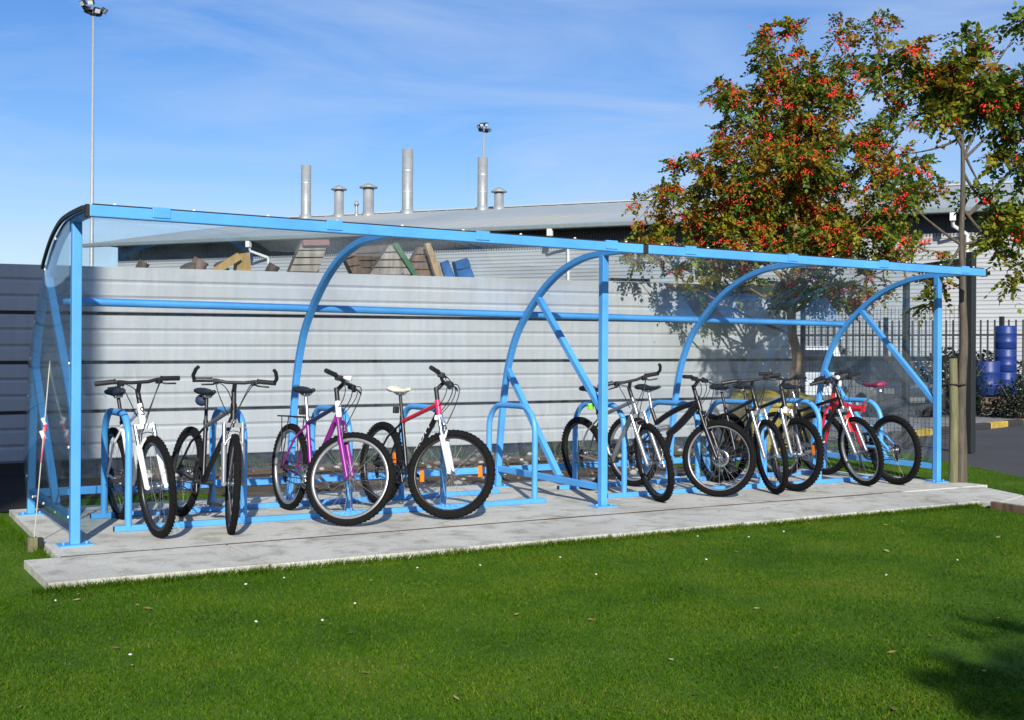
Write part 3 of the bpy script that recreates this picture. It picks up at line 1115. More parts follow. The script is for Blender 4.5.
    mb.tube([base + sd * .38 + Vector((.035, -.045, 0)), base + sd * .39 + Vector((.045, .0, 0)), base + sd * .38 + Vector((.035, .045, 0))], .0035, 5)
    mb.xform(M); mb.build('rim_brake', DKSTEEL, fk)
    if guard is not None:
        mb = MB()
        pl = base + sd * .30 + Vector((.05, 0, 0))
        mb.box(pl, (.012, .085, .17), Matrix.Rotation(R_(-19.5), 3, 'Y'))
        mb.xform(M); bevel(mb.build('fork_plate', guard, fk), .005)

    # stem and bars (steered)
    mb = MB()
    hb = bar0 + Vector((.055, 0, .05))
    mb.tube([Ht, bar0 + sd * -.02, bar0], .0175, 10)
    mb.tube([bar0 - sd * .02, hb], .0155, 10)
    rise = .035 if bars == 'riser' else .012
    W = .285
    bp_ = [hb + Vector((0, 0, 0)), hb + Vector((0, .06, 0)), hb + Vector((-.005, .13, rise)), hb + Vector((-.035, W, rise - .004))]
    L_ = [Vector((p.x, -p.y, p.z)) for p in bp_[:0:-1]] + bp_
    mb.tube(L_, .0125, 10)
    mb.xform(M); hbar = mb.build('handlebar', stem, root)
    for sx in (-1, 1):
        e = hb + Vector((-.035, sx * W, rise - .004)); i_ = hb + Vector((-.018, sx * (W - .125), rise + .002))
        mb = MB(); mb.tube([e, i_], .0175, 10); mb.tube([i_, i_.lerp(e, -.05)], .020, 10); mb.xform(M); mb.build('grip', grip, hbar)
        mb = MB()
        l0 = hb + Vector((-.006, sx * (W - .155), rise))
        mb.box(l0 + Vector((.012, 0, -.012)), (.05, .035, .035))
        mb.tube([l0 + Vector((.02, 0, -.015)), l0 + Vector((.065, sx * .02, -.03)), l0 + Vector((.055, sx * .10, -.035))], .0065, 6)
        mb.xform(M); mb.build('brake_lever', ALU if stem is not BLKPL else BLKPL, hbar)
        if bars == 'barends':
            mb = MB(); mb.tube([e + Vector((0, -sx * .012, 0)), e + Vector((.05, sx * .0, .03)), e + Vector((.10, -sx * .015, .075)), e + Vector((.115, -sx * .03, .09))], .0135, 8); mb.xform(M); mb.build('bar_end', BLKPL, hbar)
    # cables
    Mi = lambda p: M @ Vector(p)
    lv = [Mi(hb + Vector((.03, sx * (W - .15), rise - .01))) for sx in (-1, 1)]
    for pth, cr_ in ((bez(lv[1], Mi(hb + Vector((.16, .10, .06))), Mi(base + sd * .40 + Vector((.06, -.03, 0))), 10), .0038),
                     (bez(lv[0], Mi(hb + Vector((.17, -.02, -.02))), Hb + Vector((-.06, .02, .0)), 10), .0038),
                     (bez(lv[0], Mi(hb + Vector((.13, -.12, -.10))), Hb + Vector((-.06, -.02, .03)), 10), .0035),
                     (bez(lv[1], Mi(hb + Vector((.15, .06, -.06))), Hb + Vector((-.08, .02, -.03)), 10), .0035),
                     ([BB + Vector((0, -.03, -.02)), Vector((.2, -.06, .27)), rax + Vector((-.05, -.075, -.08))], .0035)):
        mb = MB(); mb.tube(pth, cr_, 5); mb.build('cable', BLKPL, root)

    # drive train, right side of the bike is -y
    mb = MB()
    for r, yy in ((.092, -.050), (.072, -.043)):
        mb.lathe([(r - .014, yy - .0015), (r, yy - .0015), (r, yy + .0015), (r - .014, yy + .0015)], BB, (0, 1, 0), 32, False, closed=True)
    for i in range(5):
        an = i * 2 * math.pi / 5
        mb.tube([BB + Vector((0, -.05, 0)), BB + Vector((math.cos(an) * .08, -.048, math.sin(an) * .08))], .008, 6)
    ca = R_(random.choice([20, 70, 110, 160, -40]))
    mb.tube([BB + Vector((0, -.07, 0)), BB + Vector((0, .07, 0))], .02, 12)
    for sx in (-1, 1):
        dq = Vector((math.cos(ca), 0, math.sin(ca))) * (-sx) * .17
        mb.bar(BB + Vector((0, sx * .068, 0)), BB + dq + Vector((0, sx * .078, 0)), .012, .024, (1, 0, .3))
    cr = mb.build('crankset', DKSTEEL if rim is RIMB else ALU, root)
    for sx in (-1, 1):
        dq = Vector((math.cos(ca), 0, math.sin(ca))) * (-sx) * .17
        mb = MB()
        pc = BB + dq + Vector((0, sx * .13, 0))
        mb.box(pc + Vector((.035, 0, 0)), (.014, .085, .024)); mb.box(pc - Vector((.035, 0, 0)), (.014, .085, .024))
        mb.box(pc + Vector((0, sx * .035, 0)), (.07, .012, .02)); mb.box(pc - Vector((0, sx * .035, 0)), (.07, .012, .02))
        mb.tube([pc - Vector((0, sx * .05, 0)), pc + Vector((0, sx * .04, 0))], .008, 6)
        mb.build('pedal', BLKPL, cr)
    mb = MB()
    cy = -.045
    mb.tube([BB + Vector((0, cy, .09)), rax + Vector((0, cy, .045))], .0045, 5)
    dj = rax + Vector((.03, cy, -.10)); dt = rax + Vector((.0, cy, -.06))
    mb.tube([BB + Vector((0, cy, -.09)), dj, dj + Vector((-.03, 0, .01)), dt + Vector((.03, 0, .01)), rax + Vector((-.045, cy, 0))], .0045, 5)
    mb.lathe([(0, -.004), (.024, -.004), (.024, .004), (0, .004)], dj, (0, 1, 0), 10, False)
    mb.lathe([(0, -.004), (.022, -.004), (.022, .004), (0, .004)], dt + Vector((.02, 0, .0)), (0, 1, 0), 10, False)
    mb.bar(dj + Vector((0, -.01, 0)), dt + Vector((.02, -.01, .02)), .008, .02)
    mb.build('chain', DKSTEEL, root)
    if rack:
        mb = MB()
        for sx in (-1, 1):
            mb.tube([(-.16, sx * .06, .73), (.24, sx * .06, .74)], .0055, 6)
            mb.tube([(0, sx * .07, WR), (-.06, sx * .065, .73)], .0045, 6); mb.tube([(0, sx * .07, WR), (.08, sx * .065, .735)], .0045, 6)
        for x in (-.16, -.06, .05, .16): mb.tube([(x, -.06, .733), (x, .06, .733)], .0045, 6)
        mb.build('luggage_rack', BLKPL, root)
    if tail is not None:
        mb = MB(); mb.box(S0 + Vector((-.05, 0, -.13)), (.03, .05, .055)); bevel(mb.build('tail_light', tail, root), .008)
    if bag is not None:
        mb = MB(); mb.ball(S0 + Vector((-.10, 0, -.03)), .06, 10, (1.1, .8, .75)); mb.build('saddle_bag', bag, root)
    if lower_refl:
        mb = MB(); mb.box((-WR * .0 - .03, .0, .0), (.02, .05, .03)); mb.xform(Matrix.Translation(rax + Vector((-.27, 0, -.10)))); mb.build('rear_reflector', ORANGE, rw)
    if light is not None:
        mb = MB(); mb.lathe([(0, .025), (.018, .024), (.021, .015), (.018, -.03), (.010, -.04), (0, -.04)], hb + Vector((.03, -.02, .03)), (1, 0, .05), 14); mb.xform(M); mb.build('headlamp', light, hbar)
    return root


bike('white bicycle with black tyres leaning on the first hoop beside the end post', (.55, .06), (.53, 1.11), 4, -5, WHITEP, None, WHITEP, WHITEP, bars='flat',
     rim=RIMB, badge='S', spokes_refl=0, lower_refl=True, tail=None, forklow=WHITEP, tread=.024)
bike('black bicycle with upturned bar ends and silver fork parked next to the white bicycle', (.985, .0), (.945, 1.05), -16, 8, BLKPT, SILVERP, BLKPT, SILVERP, bars='barends',
     rim=RIMB, tread=.026, forklow=SILVERP, rack=False, guard=None, bag=paint('dark_blue_bag', (.02, .04, .09), .7), lower_refl=True)
bike('purple bicycle with white head tube and broad black saddle and its front wheel turned sideways', (1.83, -.02), (1.79, 1.03), 44, 3, PURPLE, NAVY, WHITEP, PURPLE, bars='flat',
     rim=RIMS, tread=.025, rack=True, tail=BLKPL, light=LENS)
bike('black and red mountain bike with cream saddle and orange spoke reflectors on its front wheel', (2.63, -.05), (2.56, 1.0), 44, 4, BLKPT, REDP, PINKR, WHITEP, bars='riser',
     rim=RIMB, tread=.030, spokes_refl=2, saddle=CREAM, word='SCOTT', forklow=WHITEP, disc=False, bag=None, tail=BLKPL, lower_refl=True)
bike('grey bicycle with lime green seat clamp and bar ends behind the middle post', (4.70, .03), (4.70, 1.08), -14, -7, SILVERP, None, SILVERP, SILVERP, bars='barends',
     rim=RIMB, tread=.028, forklow=SILVERP, tail=LIME, bag=None, guard=None)
bike('black full suspension mountain bike with grey rims standing left of the slanted hardtail bicycle', (5.42, .08), (5.26, 1.12), 22, -3, BLKPT, DKSTEEL, BLKPT, BLKPT, style='full', bars='flat',
     rim=RIMS, tread=.029, forklow=None, disc=True)
bike('black hardtail bicycle with a thin silver fork parked at a slant beside the suspension bike', (6.0, .0), (6.21, 1.03), -10, -5, BLKPT, BLKPT, BLKPT, SILVERP, bars='flat',
     rim=RIMB, tread=.027, forklow=SILVERP)
bike('dark bicycle with a white fork crown and orange front reflector among the crowded hoops', (6.33, .08), (6.42, 1.13), 3, 3, BLKPT, BLKPT, BLKPT, WHITEP, bars='riser',
     rim=RIMB, tread=.031, forklow=SILVERP, spokes_refl=1)
bike('black bicycle with silver fork and red fork plate facing out beside the red bike', (7.26, .1), (7.19, 1.15), -17, -6, BLKPT, None, BLKPT, SILVERP, bars='flat',
     rim=RIMS, tread=.026, forklow=SILVERP, guard=REDP, light=LENS)
bike('red suspension bike with maroon saddle parked facing inward at the last hoop', (7.74, 1.07), (7.64, .02), 12, 5, REDP, SKYP, REDP, REDP, style='yframe', bars='riser',
     rim=RIMB, tread=.029, saddle=MAROON, seatup=.03)


# ------------------------------------------------------------------ rowan trees
def rowan(name, label, cat, base, blobs, height, mixw, n_tips, n_berry, seed, trunk_r=.06, bark=BARK, lean=(0, 0), fork_lo=.35, wig=.04, limb_r=.022):
    rnd = random.Random(seed)
    root = tag(empty(name, base), label, cat)
    top = Vector((lean[0], lean[1], height))
    tp = [Vector((0, 0, -.05))]
    for i in range(1, 13):
        t = i / 12
        tp.append(Vector((lean[0] * t + rnd.uniform(-wig, wig) * (t > .1), lean[1] * t + rnd.uniform(-wig, wig) * (t > .1), height * t)))
    tp = smooth_path(tp, 3)
    wood = MB()
    wood.tube(tp, [trunk_r * (1.25 if i == 0 else 1) * (1 - .86 * i / (len(tp) - 1)) for i in range(len(tp))], 10)
    nodes = []                                                    # points limbs and twigs may start from
    limbs = []
    for bl in blobs:
        c_ = RH * bl[0] + FH * bl[2] + Vector((0, 0, bl[1]))
        hd = math.hypot(c_.x - lean[0], c_.y - lean[1])
        zt = max(fork_lo * height * rnd.uniform(.92, 1.38), min(height * .93, c_.z - hd * rnd.uniform(.9, 1.5) - .15))
        i0 = min(range(len(tp)), key=lambda i: abs(tp[i].z - zt))
        p0 = tp[i0]
        mid = p0.lerp(c_, .5) + Vector((rnd.uniform(-.1, .1), rnd.uniform(-.1, .1), -.10 * hd + rnd.uniform(-.05, .1)))
        end = c_ + (c_ - p0).normalized() * bl[3] * .2
        pth = bez(p0, mid, end, 10)
        wood.tube(pth, [limb_r * (1 - .82 * i / 10) for i in range(11)], 7)
        limbs.append(pth)
        nodes += [(p, len(limbs) - 1) for p in pth[3:]]
    nodes += [(p, -1) for p in tp[int(len(tp) * .55):]]
    NP = np.array([tuple(p) for p, _ in nodes])
    tot = sum(b[3] ** 2 * b[4] * b[5] for b in blobs)
    leaf, ber = MB(), MB()
    mats = [LEAFG, LEAFO, LEAFR, LEAFY]
    V, F, MI = [], [], []

    def compound(p, d, L, mi):
        # a pinnate leaf: pairs of narrow leaflets along a drooping rachis
        d = d.normalized()
        sidev = d.cross(Vector((rnd.uniform(-1, 1), rnd.uniform(-1, 1), .55))).normalized()
        k_ = 5
        for q in range(k_ + 1):
            t = .25 + .75 * q / k_
            pp = p + d * L * t + Vector((0, 0, -.35 * L * t * t))
            ll = L * .31 * (1 - .25 * abs(t - .55))
            for sg in ((-1, 1) if q < k_ else (0,)):
                ld = (sidev * sg * .85 + d * (.55 if sg else 1) + Vector((rnd.uniform(-.2, .2), rnd.uniform(-.2, .2), -.30 + rnd.uniform(-.2, .2)))).normalized()
                wv = ld.cross(Vector((rnd.uniform(-.5, .5), rnd.uniform(-.9, .9), .7))).normalized() * ll * .36
                o_ = len(V)
                V.extend([pp, pp + ld * ll * .45 + wv, pp + ld * ll, pp + ld * ll * .45 - wv])
                F.append((o_, o_ + 1, o_ + 2, o_ + 3)); MI.append(mi)

    bcount = 0
    for bl in blobs:
        c0 = RH * bl[0] + FH * bl[2] + Vector((0, 0, bl[1]))
        k_ = max(3, int(n_tips * bl[3] ** 2 * bl[4] * bl[5] / tot))
        for _ in range(k_):
            while True:
                q = Vector((rnd.uniform(-1, 1), rnd.uniform(-1, 1), rnd.uniform(-1, 1)))
                if .05 < q.length < 1: break
            q *= (q.length ** -.35)
            tip = c0 + Vector((q.x * bl[3], q.y * bl[3], q.z * bl[4]))
            tip += Vector((rnd.gauss(0, .06), rnd.gauss(0, .06), rnd.gauss(0, .05)))
            dist = ((NP - np.array(tuple(tip))) ** 2).sum(1)
            st = nodes[int(dist.argmin())][0]
            mid = st.lerp(tip, .55) + Vector((0, 0, .06)) + Vector((rnd.uniform(-.04, .04), rnd.uniform(-.04, .04), 0))
            pth = bez(st, mid, tip, 4)
            wood.tube(pth, [.0075, .006, .005, .004, .003], 5, cap=False)
            od = (tip - st).normalized() if (tip - st).length > .01 else Vector((0, 0, 1))
            w_ = bl[6] if len(bl) > 6 else mixw
            mi = rnd.choices(range(4), w_)[0]
            for j in range(rnd.randint(6, 9)):
                dd = od * .45 + Vector((rnd.uniform(-1, 1), rnd.uniform(-1, 1), rnd.uniform(-.9, .9)))
                compound(tip - od * rnd.uniform(0, .08), dd, rnd.uniform(.17, .26), mi if rnd.random() < .75 else rnd.choices(range(4), w_)[0])
            for j in range(2):
                compound(pth[2] if j else pth[3], Vector((rnd.uniform(-1, 1), rnd.uniform(-1, 1), rnd.uniform(-.4, .6))), rnd.uniform(.15, .22), mi)
            if rnd.random() < n_berry:
                bc = tip + Vector((rnd.uniform(-.05, .05), rnd.uniform(-.05, .05), rnd.uniform(-.08, .0)))
                spread = rnd.uniform(.036, .066)
                for j in range(rnd.randint(22, 38)):
                    ber.ball(bc + Vector((rnd.gauss(0, spread), rnd.gauss(0, spread), rnd.gauss(0, spread * .6))), rnd.uniform(.010, .0145), 5)
    wood.build('trunk', bark, root)
    leaf.v = [tuple(p) for p in V]; leaf.f = F; leaf.m = MI; leaf.s = [False] * len(F)
    leaf.build('crown', mats, root)
    if ber.f:
        tag(ber.build('berries', BERRY, root), kind='stuff')
    return root


# blobs: sideways, height, depth, horizontal radius, vertical radius, density [, leaf mix]
T1 = Vector((10.25, 4.0, GZ))
rowan('rowan_tree', 'broad rowan tree with red berries and rusty leaves behind the shelter', 'tree', T1, [
    (-.25, 5.35, .0, .42, .46, 1.0, (5, 2, 3, 0)), (-.05, 4.75, .1, .75, .55, 1.1, (5, 4, 3, 0)), (-.75, 4.6, -.2, .50, .42, .8, (5, 3, 2, 0)), (-1.15, 4.95, .1, .26, .24, .6, (6, 2, 2, 0)),
    (-1.25, 3.75, .1, .60, .42, .9, (5, 4, 3, 1)), (-1.85, 3.45, -.1, .42, .38, .8, (4, 5, 2, 0)), (-.55, 3.85, -.4, .80, .55, 1.1, (4, 5, 4, 0)), (.35, 4.0, .2, .85, .62, 1.1, (5, 4, 3, 1)),
    (.85, 5.0, .0, .52, .45, .8, (5, 3, 3, 0)), (1.25, 4.35, .2, .50, .48, .9, (5, 4, 2, 0)), (1.35, 3.6, -.1, .55, .42, .9, (5, 5, 2, 0)), (-1.55, 2.85, .2, .60, .42, .8, (6, 5, 1, 2)),
    (-.65, 3.0, .1, .85, .50, 1.1, (6, 5, 2, 1)), (.25, 3.1, .4, .80, .5, 1.1, (6, 4, 2, 0)), (1.0, 2.95, .1, .62, .40, .9, (5, 4, 1, 4)), (1.65, 2.75, -.1, .42, .30, .7, (3, 6, 2, 2)),
    (-.9, 2.35, .2, .55, .30, .6, (3, 5, 2, 2)), (.1, 2.35, -.2, .58, .36, 1.2, (8, 3, 2, 1)), (.80, 2.30, .2, .46, .32, 1.1, (7, 4, 3, 2)), (-2.1, 2.75, .0, .25, .2, .5, (4, 6, 0, 2)),
    (.55, 5.75, .0, .28, .32, .5, (5, 2, 3, 0)), (1.15, 5.55, .1, .33, .28, .6, (4, 2, 4, 0)), (1.0, 6.0, .0, .22, .18, .45, (5, 2, 3, 0)), (-.35, 5.85, .0, .16, .18, .4, (6, 2, 1, 0)), (.0, 5.78, .1, .16, .18, .4, (6, 2, 1, 0))],
      5.3, (4, 4, 3, 0), 560, .85, 3, trunk_r=.085, bark=BARKB, fork_lo=.33, lean=(-.05, .05))
T2 = Vector((8.42, -.12, GZ))
rowan('rowan_tree', 'slender open rowan tree tied to a stake beside the last shelter post', 'tree', T2, [
    (-.02, 4.05, .0, .44, .28, .75, (7, 3, 1, 0)), (.34, 3.88, .1, .38, .24, .75, (8, 2, 1, 0)), (-.35, 3.85, -.1, .30, .26, .7, (6, 3, 2, 0)), (-.68, 4.25, .0, .30, .18, .6, (5, 3, 2, 0)),
    (.12, 4.38, .0, .20, .24, .6, (6, 4, 2, 0)), (.62, 3.95, .0, .32, .22, .8, (9, 1, 0, 0)), (.70, 3.40, .1, .26, .34, .7, (9, 1, 0, 0)), (-.55, 3.35, .1, .20, .20, .45, (7, 3, 1, 0)),
    (-.62, 2.92, .0, .22, .20, .45, (7, 3, 0, 0)), (.28, 2.95, .1, .20, .24, .45, (9, 1, 0, 0)), (.55, 2.55, .0, .34, .22, .8, (3, 2, 0, 6)), (.78, 2.72, -.1, .28, .24, .8, (4, 2, 0, 5)),
    (.48, 3.15, .1, .22, .2, .3, (8, 2, 0, 0)), (.46, 2.2, .0, .16, .18, .35, (6, 3, 1, 1)), (.58, 4.60, .0, .18, .12, .6, (10, 0, 0, 0)), (-.22, 1.95, .1, .18, .28, .25, (6, 4, 1, 0))],
      4.35, (8, 3, 1, 0), 150, .55, 8, trunk_r=.058, fork_lo=.60, wig=.014, limb_r=.017, bark=BARKD)
mb = MB(); mb.tube([(0, 0, -.05), (.01, .0, .7), (.0, .01, 1.28)], [.046, .044, .042], 14)
st = mb.build('tree_stake', STAKEW); st.location = T2 + RH * -.095 + FH * -.03
tag(st, 'pale round wooden stake standing against the slender rowan trunk', 'tree stake')
mb = MB(); mb.tube([(math.cos(a) * .075 + .04, math.sin(a) * .045, 0) for a in [i * math.pi / 8 for i in range(16)]], .010, 6, closed=True)
o = mb.build('tree_tie', BLACKR, st); o.location = (.0, 0, 1.02); o.rotation_euler = (0, 0, -YAW)
# the tree whose shade falls across the near corner of the lawn stands behind the viewpoint
rowan('rowan_tree', 'rowan tree standing on the open lawn well in front of the shelter', 'tree', Vector((-.6, -13.0, GZ)), [
    (.0, 3.9, .0, .9, .6, 1.), (-.6, 3.4, .3, .7, .5, 1.), (.7, 3.4, .0, .7, .5, 1.), (.1, 4.5, .0, .5, .5, .8), (.2, 2.9, .2, .9, .45, 1.)],
      4.3, (6, 4, 1, 0), 190, .3, 21, trunk_r=.07)

# ------------------------------------------------------------------ warehouse behind
WE = 6.0
A0 = Vector((8.32, 42.44, 0)); A1 = Vector((29.5, 14.0, 0))
WD = (A1 - A0).normalized(); WN = Vector((WD.y, -WD.x, 0))        # WN points toward the viewer
if WN.dot(CAM - A0) < 0: WN = -WN
wh = tag(empty('warehouse', A0 + Vector((0, 0, GZ))), 'long low grey clad warehouse with a shallow roof behind the metal fence', 'warehouse')
rotw = Matrix(((WD.x, -WN.x, 0), (WD.y, -WN.y, 0), (0, 0, 1)))     # local x along the wall, y away from viewer
wh.rotation_euler = (0, 0, math.atan2(WD.y, WD.x))
LW, DEP = 62., 15.3
OH = .75
ridge = WE + 2.85
XL = 1.05
# local frame: +x along WD, +y = left of WD. viewer side sign:
ys = 1 if Vector((-WD.y, WD.x, 0)).dot(WN) > 0 else -1             # viewer lies toward ys
E_ = lambda x, y, z: (x, ys * -y, z)                               # y measured away from the viewer
mb = MB()
zs = []
z = 0.
while z < WE - .78:
    zs += [(z, 0), (z + .055, 0), (z + .075, .018), (z + .11, .018)]; z += .13
zs.append((WE - .78, 0))
vs = []
for x in (XL, LW):
    vs += [E_(x, OH - d, z) for z, d in zs]
n = len(zs)
mb.add(vs, [(i, n + i, n + i + 1, i + 1) if ys < 0 else (i, i + 1, n + i + 1, n + i) for i in range(n - 1)])
vs = [E_(XL, OH, 0), E_(XL, 2 * DEP, 0), E_(XL, 2 * DEP, WE), E_(XL, DEP, ridge - .1), E_(XL, OH, WE)]
mb.add(vs, [(0, 1, 2, 3, 4)])
vs = [E_(LW, OH, 0), E_(LW, 2 * DEP, 0), E_(LW, 2 * DEP, WE), E_(LW, DEP, ridge - .1), E_(LW, OH, WE)]
mb.add(vs, [(4, 3, 2, 1, 0)])
mb.add([E_(XL, 2 * DEP, 0), E_(LW, 2 * DEP, 0), E_(LW, 2 * DEP, WE), E_(XL, 2 * DEP, WE)], [(0, 1, 2, 3)])
mb.build('wall', CLAD, wh)
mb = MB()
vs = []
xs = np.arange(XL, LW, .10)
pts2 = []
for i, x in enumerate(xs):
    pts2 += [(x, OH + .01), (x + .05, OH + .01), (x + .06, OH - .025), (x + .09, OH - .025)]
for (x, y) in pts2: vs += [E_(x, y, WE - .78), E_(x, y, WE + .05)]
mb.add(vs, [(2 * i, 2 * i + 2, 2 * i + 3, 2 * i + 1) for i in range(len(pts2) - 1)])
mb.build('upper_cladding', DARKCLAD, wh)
mb = MB()
SL = (ridge - WE) / DEP
x = 0.
th = .06
vs = [E_(0, -.05, WE - .02), E_(LW + 1, -.05, WE - .02), E_(LW + 1, DEP, ridge), E_(0, DEP, ridge), E_(LW + 1, 2 * DEP + .05, WE - .02), E_(0, 2 * DEP + .05, WE - .02)]
vs += [(p[0], p[1], p[2] - th) for p in vs]
mb.add(vs, [(0, 1, 2, 3), (3, 2, 4, 5), (9, 8, 7, 6), (11, 10, 8, 9), (0, 6, 7, 1), (5, 4, 10, 11), (0, 3, 9, 6), (3, 5, 11, 9), (1, 7, 8, 2), (2, 8, 10, 4)])
x = .4
while x < LW:
    mb.bar(E_(x, 0, WE + .004), E_(x, DEP - .05, ridge - .009), .04, .03); x += 1.0
mb.bar(E_(0, DEP, ridge + .02), E_(LW + 1, DEP, ridge + .02), .5, .06)
mb.build('roof', ROOFM, wh)
mb = MB()
mb.bar(E_(0, -.13, WE - .10), E_(LW + 1, -.13, WE - .10), .15, .15)
gut = bevel(mb.build('gutter', GUTTER, wh), .03)
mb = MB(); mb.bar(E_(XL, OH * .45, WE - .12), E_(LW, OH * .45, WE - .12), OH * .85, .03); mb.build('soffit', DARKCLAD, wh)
inv = Matrix.Rotation(-math.atan2(WD.y, WD.x), 4, 'Z')
for (px, py) in [(250, 238), (551, 222), (953, 208)]:
    p = on_plane(px, py, A0, WN)
    x = (p - A0).dot(WD)
    mb = MB()
    mb.box(E_(x, -.10, WE - .24), (.17, .16, .34))
    mb.tube([E_(x, -.05, WE - .4), E_(x + .0, .0, WE - .55), E_(x + .38, OH - .12, WE - .75), E_(x + .40, OH - .08, WE - .95), E_(x + .40, OH - .08, 0)], .055, 10)
    mb.build('downpipe', UPVC, wh)

# flues and vents standing on the roof
def roof_pt(px, back):
    """the roof point seen in column px, 'back' of the way from eave to ridge"""
    q = A0 - WN * (DEP * back)
    p = on_plane(px, 360, q, WN)
    return Vector((p.x, p.y, GZ + WE + (ridge - WE) * back))
def flue(px, ytop, ybase, wpx, lab, capped=False):
    p = roof_pt(px, .93)
    dep = (p - CAM).dot(_F)
    r = wpx * dep / FPX / 2
    ht = (CAM + (_F + _U * ((360 - ytop) / FPX)) * dep).z + (px - 512) / FPX * dep * _R.z - p.z
    if capped:
        t = tag(empty('roof_vent', p), lab, 'roof vent', 'capped vents on the warehouse roof')
        mb = MB(); mb.lathe([(r * 1.25, -.15), (r * 1.25, .1), (r, .12), (r, ht - .32), (r * .9, ht - .3)], (0, 0, 0), n=20); mb.build('vent_pipe', DUCT, t)
        mb = MB(); mb.lathe([(0, ht), (r * .5, ht - .04), (r * 1.65, ht - .20), (r * 1.65, ht - .26), (0, ht - .26)], (0, 0, 0), n=20); mb.build('cap', DUCT, t)
        mb = MB()
        for i in range(4):
            a = i * math.pi / 2 + .4
            mb.box((math.cos(a) * r * .9, math.sin(a) * r * .9, ht - .29), (.05, .05, .14))
        mb.build('bracket', DKSTEEL, t)
    else:
        t = tag(empty('flue_stack', p), lab, 'flue', 'tall flues on the warehouse roof')
        mb = MB(); mb.lathe([(r, -.2), (r, ht), (r * .93, ht), (r * .93, ht - .6), (0, ht - .6)], (0, 0, 0), n=24); mb.build('flue_pipe', DUCT, t)
        mb = MB()
        mb.lathe([(r * 1.3, -.15), (r * 1.3, .12), (r * 1.02, .16)], (0, 0, 0), n=24)
        mb.build('collar', DUCT, t)
        mb = MB()
        for z in (ht * .33, ht * .66): mb.lathe([(r * 1.02, z - .03), (r * 1.035, z), (r * 1.02, z + .03)], (0, 0, 0), n=24)
        mb.build('seam_band', GALV, t)
flue(305, 165.5, 209, 10, 'tall grey flue farthest along the roof toward the light mast')
flue(406.5, 149.5, 205, 11, 'tallest grey flue with a flanged foot in the middle of the roof')
flue(481.5, 157.5, 198, 10, 'tall grey flue with the distant floodlight mast showing above it')
flue(338, 185, 207, 9.5, 'capped grey vent nearer the single flue on the roof', True)
flue(367.5, 183, 207, 11, 'capped grey vent with a wider cap beside the tallest flue', True)
flue(498, 187, 198, 9.5, 'short capped grey vent just past the flue under the distant mast', True)
flue(355.5, 200, 206, 3.2, 'tiny thin vent pipe between two capped vents on the roof', True)

# floodlight masts
def mast(px, ytop, depth, wpx, lab, n):
    p = at(px, 360, depth)
    ht = at(px, ytop, depth).z - GZ
    t = tag(empty('floodlight_mast', (p.x, p.y, GZ)), lab, 'light mast', 'tall floodlight masts')
    rt = 1.7 * depth / FPX
    mb = MB(); mb.lathe([(rt * 1.5, 0), (rt * .55, ht - .2), (0, ht - .2)], (0, 0, 0), n=14); mb.build('mast_pole', MASTP, t)
    rr_ = wpx * depth / FPX / 2
    mb = MB(); mb.tube([(math.cos(i * math.pi / 10) * rr_ * .7, math.sin(i * math.pi / 10) * rr_ * .7, ht - .3) for i in range(20)], .06, 6, closed=True)
    for i in range(4): mb.tube([(0, 0, ht - .5), (math.cos(i * math.pi / 2) * rr_ * .7, math.sin(i * math.pi / 2) * rr_ * .7, ht - .3)], .05, 6)
    mb.build('head_frame', DKSTEEL, t)
    for i in range(n):
        a = 2 * math.pi * i / n
        mb = MB()
        jr = .55 + .45 * ((i * 37 % 11) / 10)
        c_ = Vector((math.cos(a) * rr_ * .98 * jr, math.sin(a) * rr_ * .98 * jr, ht - .35 + .55 * ((i * 29 % 7) / 6)))
        R3 = Matrix.Rotation(a, 3, 'Z') @ Matrix.Rotation(R_(35), 3, 'Y')
        mb.mi = 0; mb.box(c_, (.24, .42, .34), R3)
        mb.mi = 1; mb.box(c_ + R3 @ Vector((.13, 0, 0)), (.02, .34, .27), R3)
        mb.mi = 0; mb.bar(c_, (math.cos(a) * rr_ * .6, math.sin(a) * rr_ * .6, ht - .3), .06, .06)
        mb.build('floodlight', [DKSTEEL, LENS], t)
mast(91, 7, 78, 24, 'tall floodlight mast rising above the near end of the shelter', 9)
mast(482.5, 127, 125, 15, 'distant floodlight mast seen above the flue with only its top showing', 8)

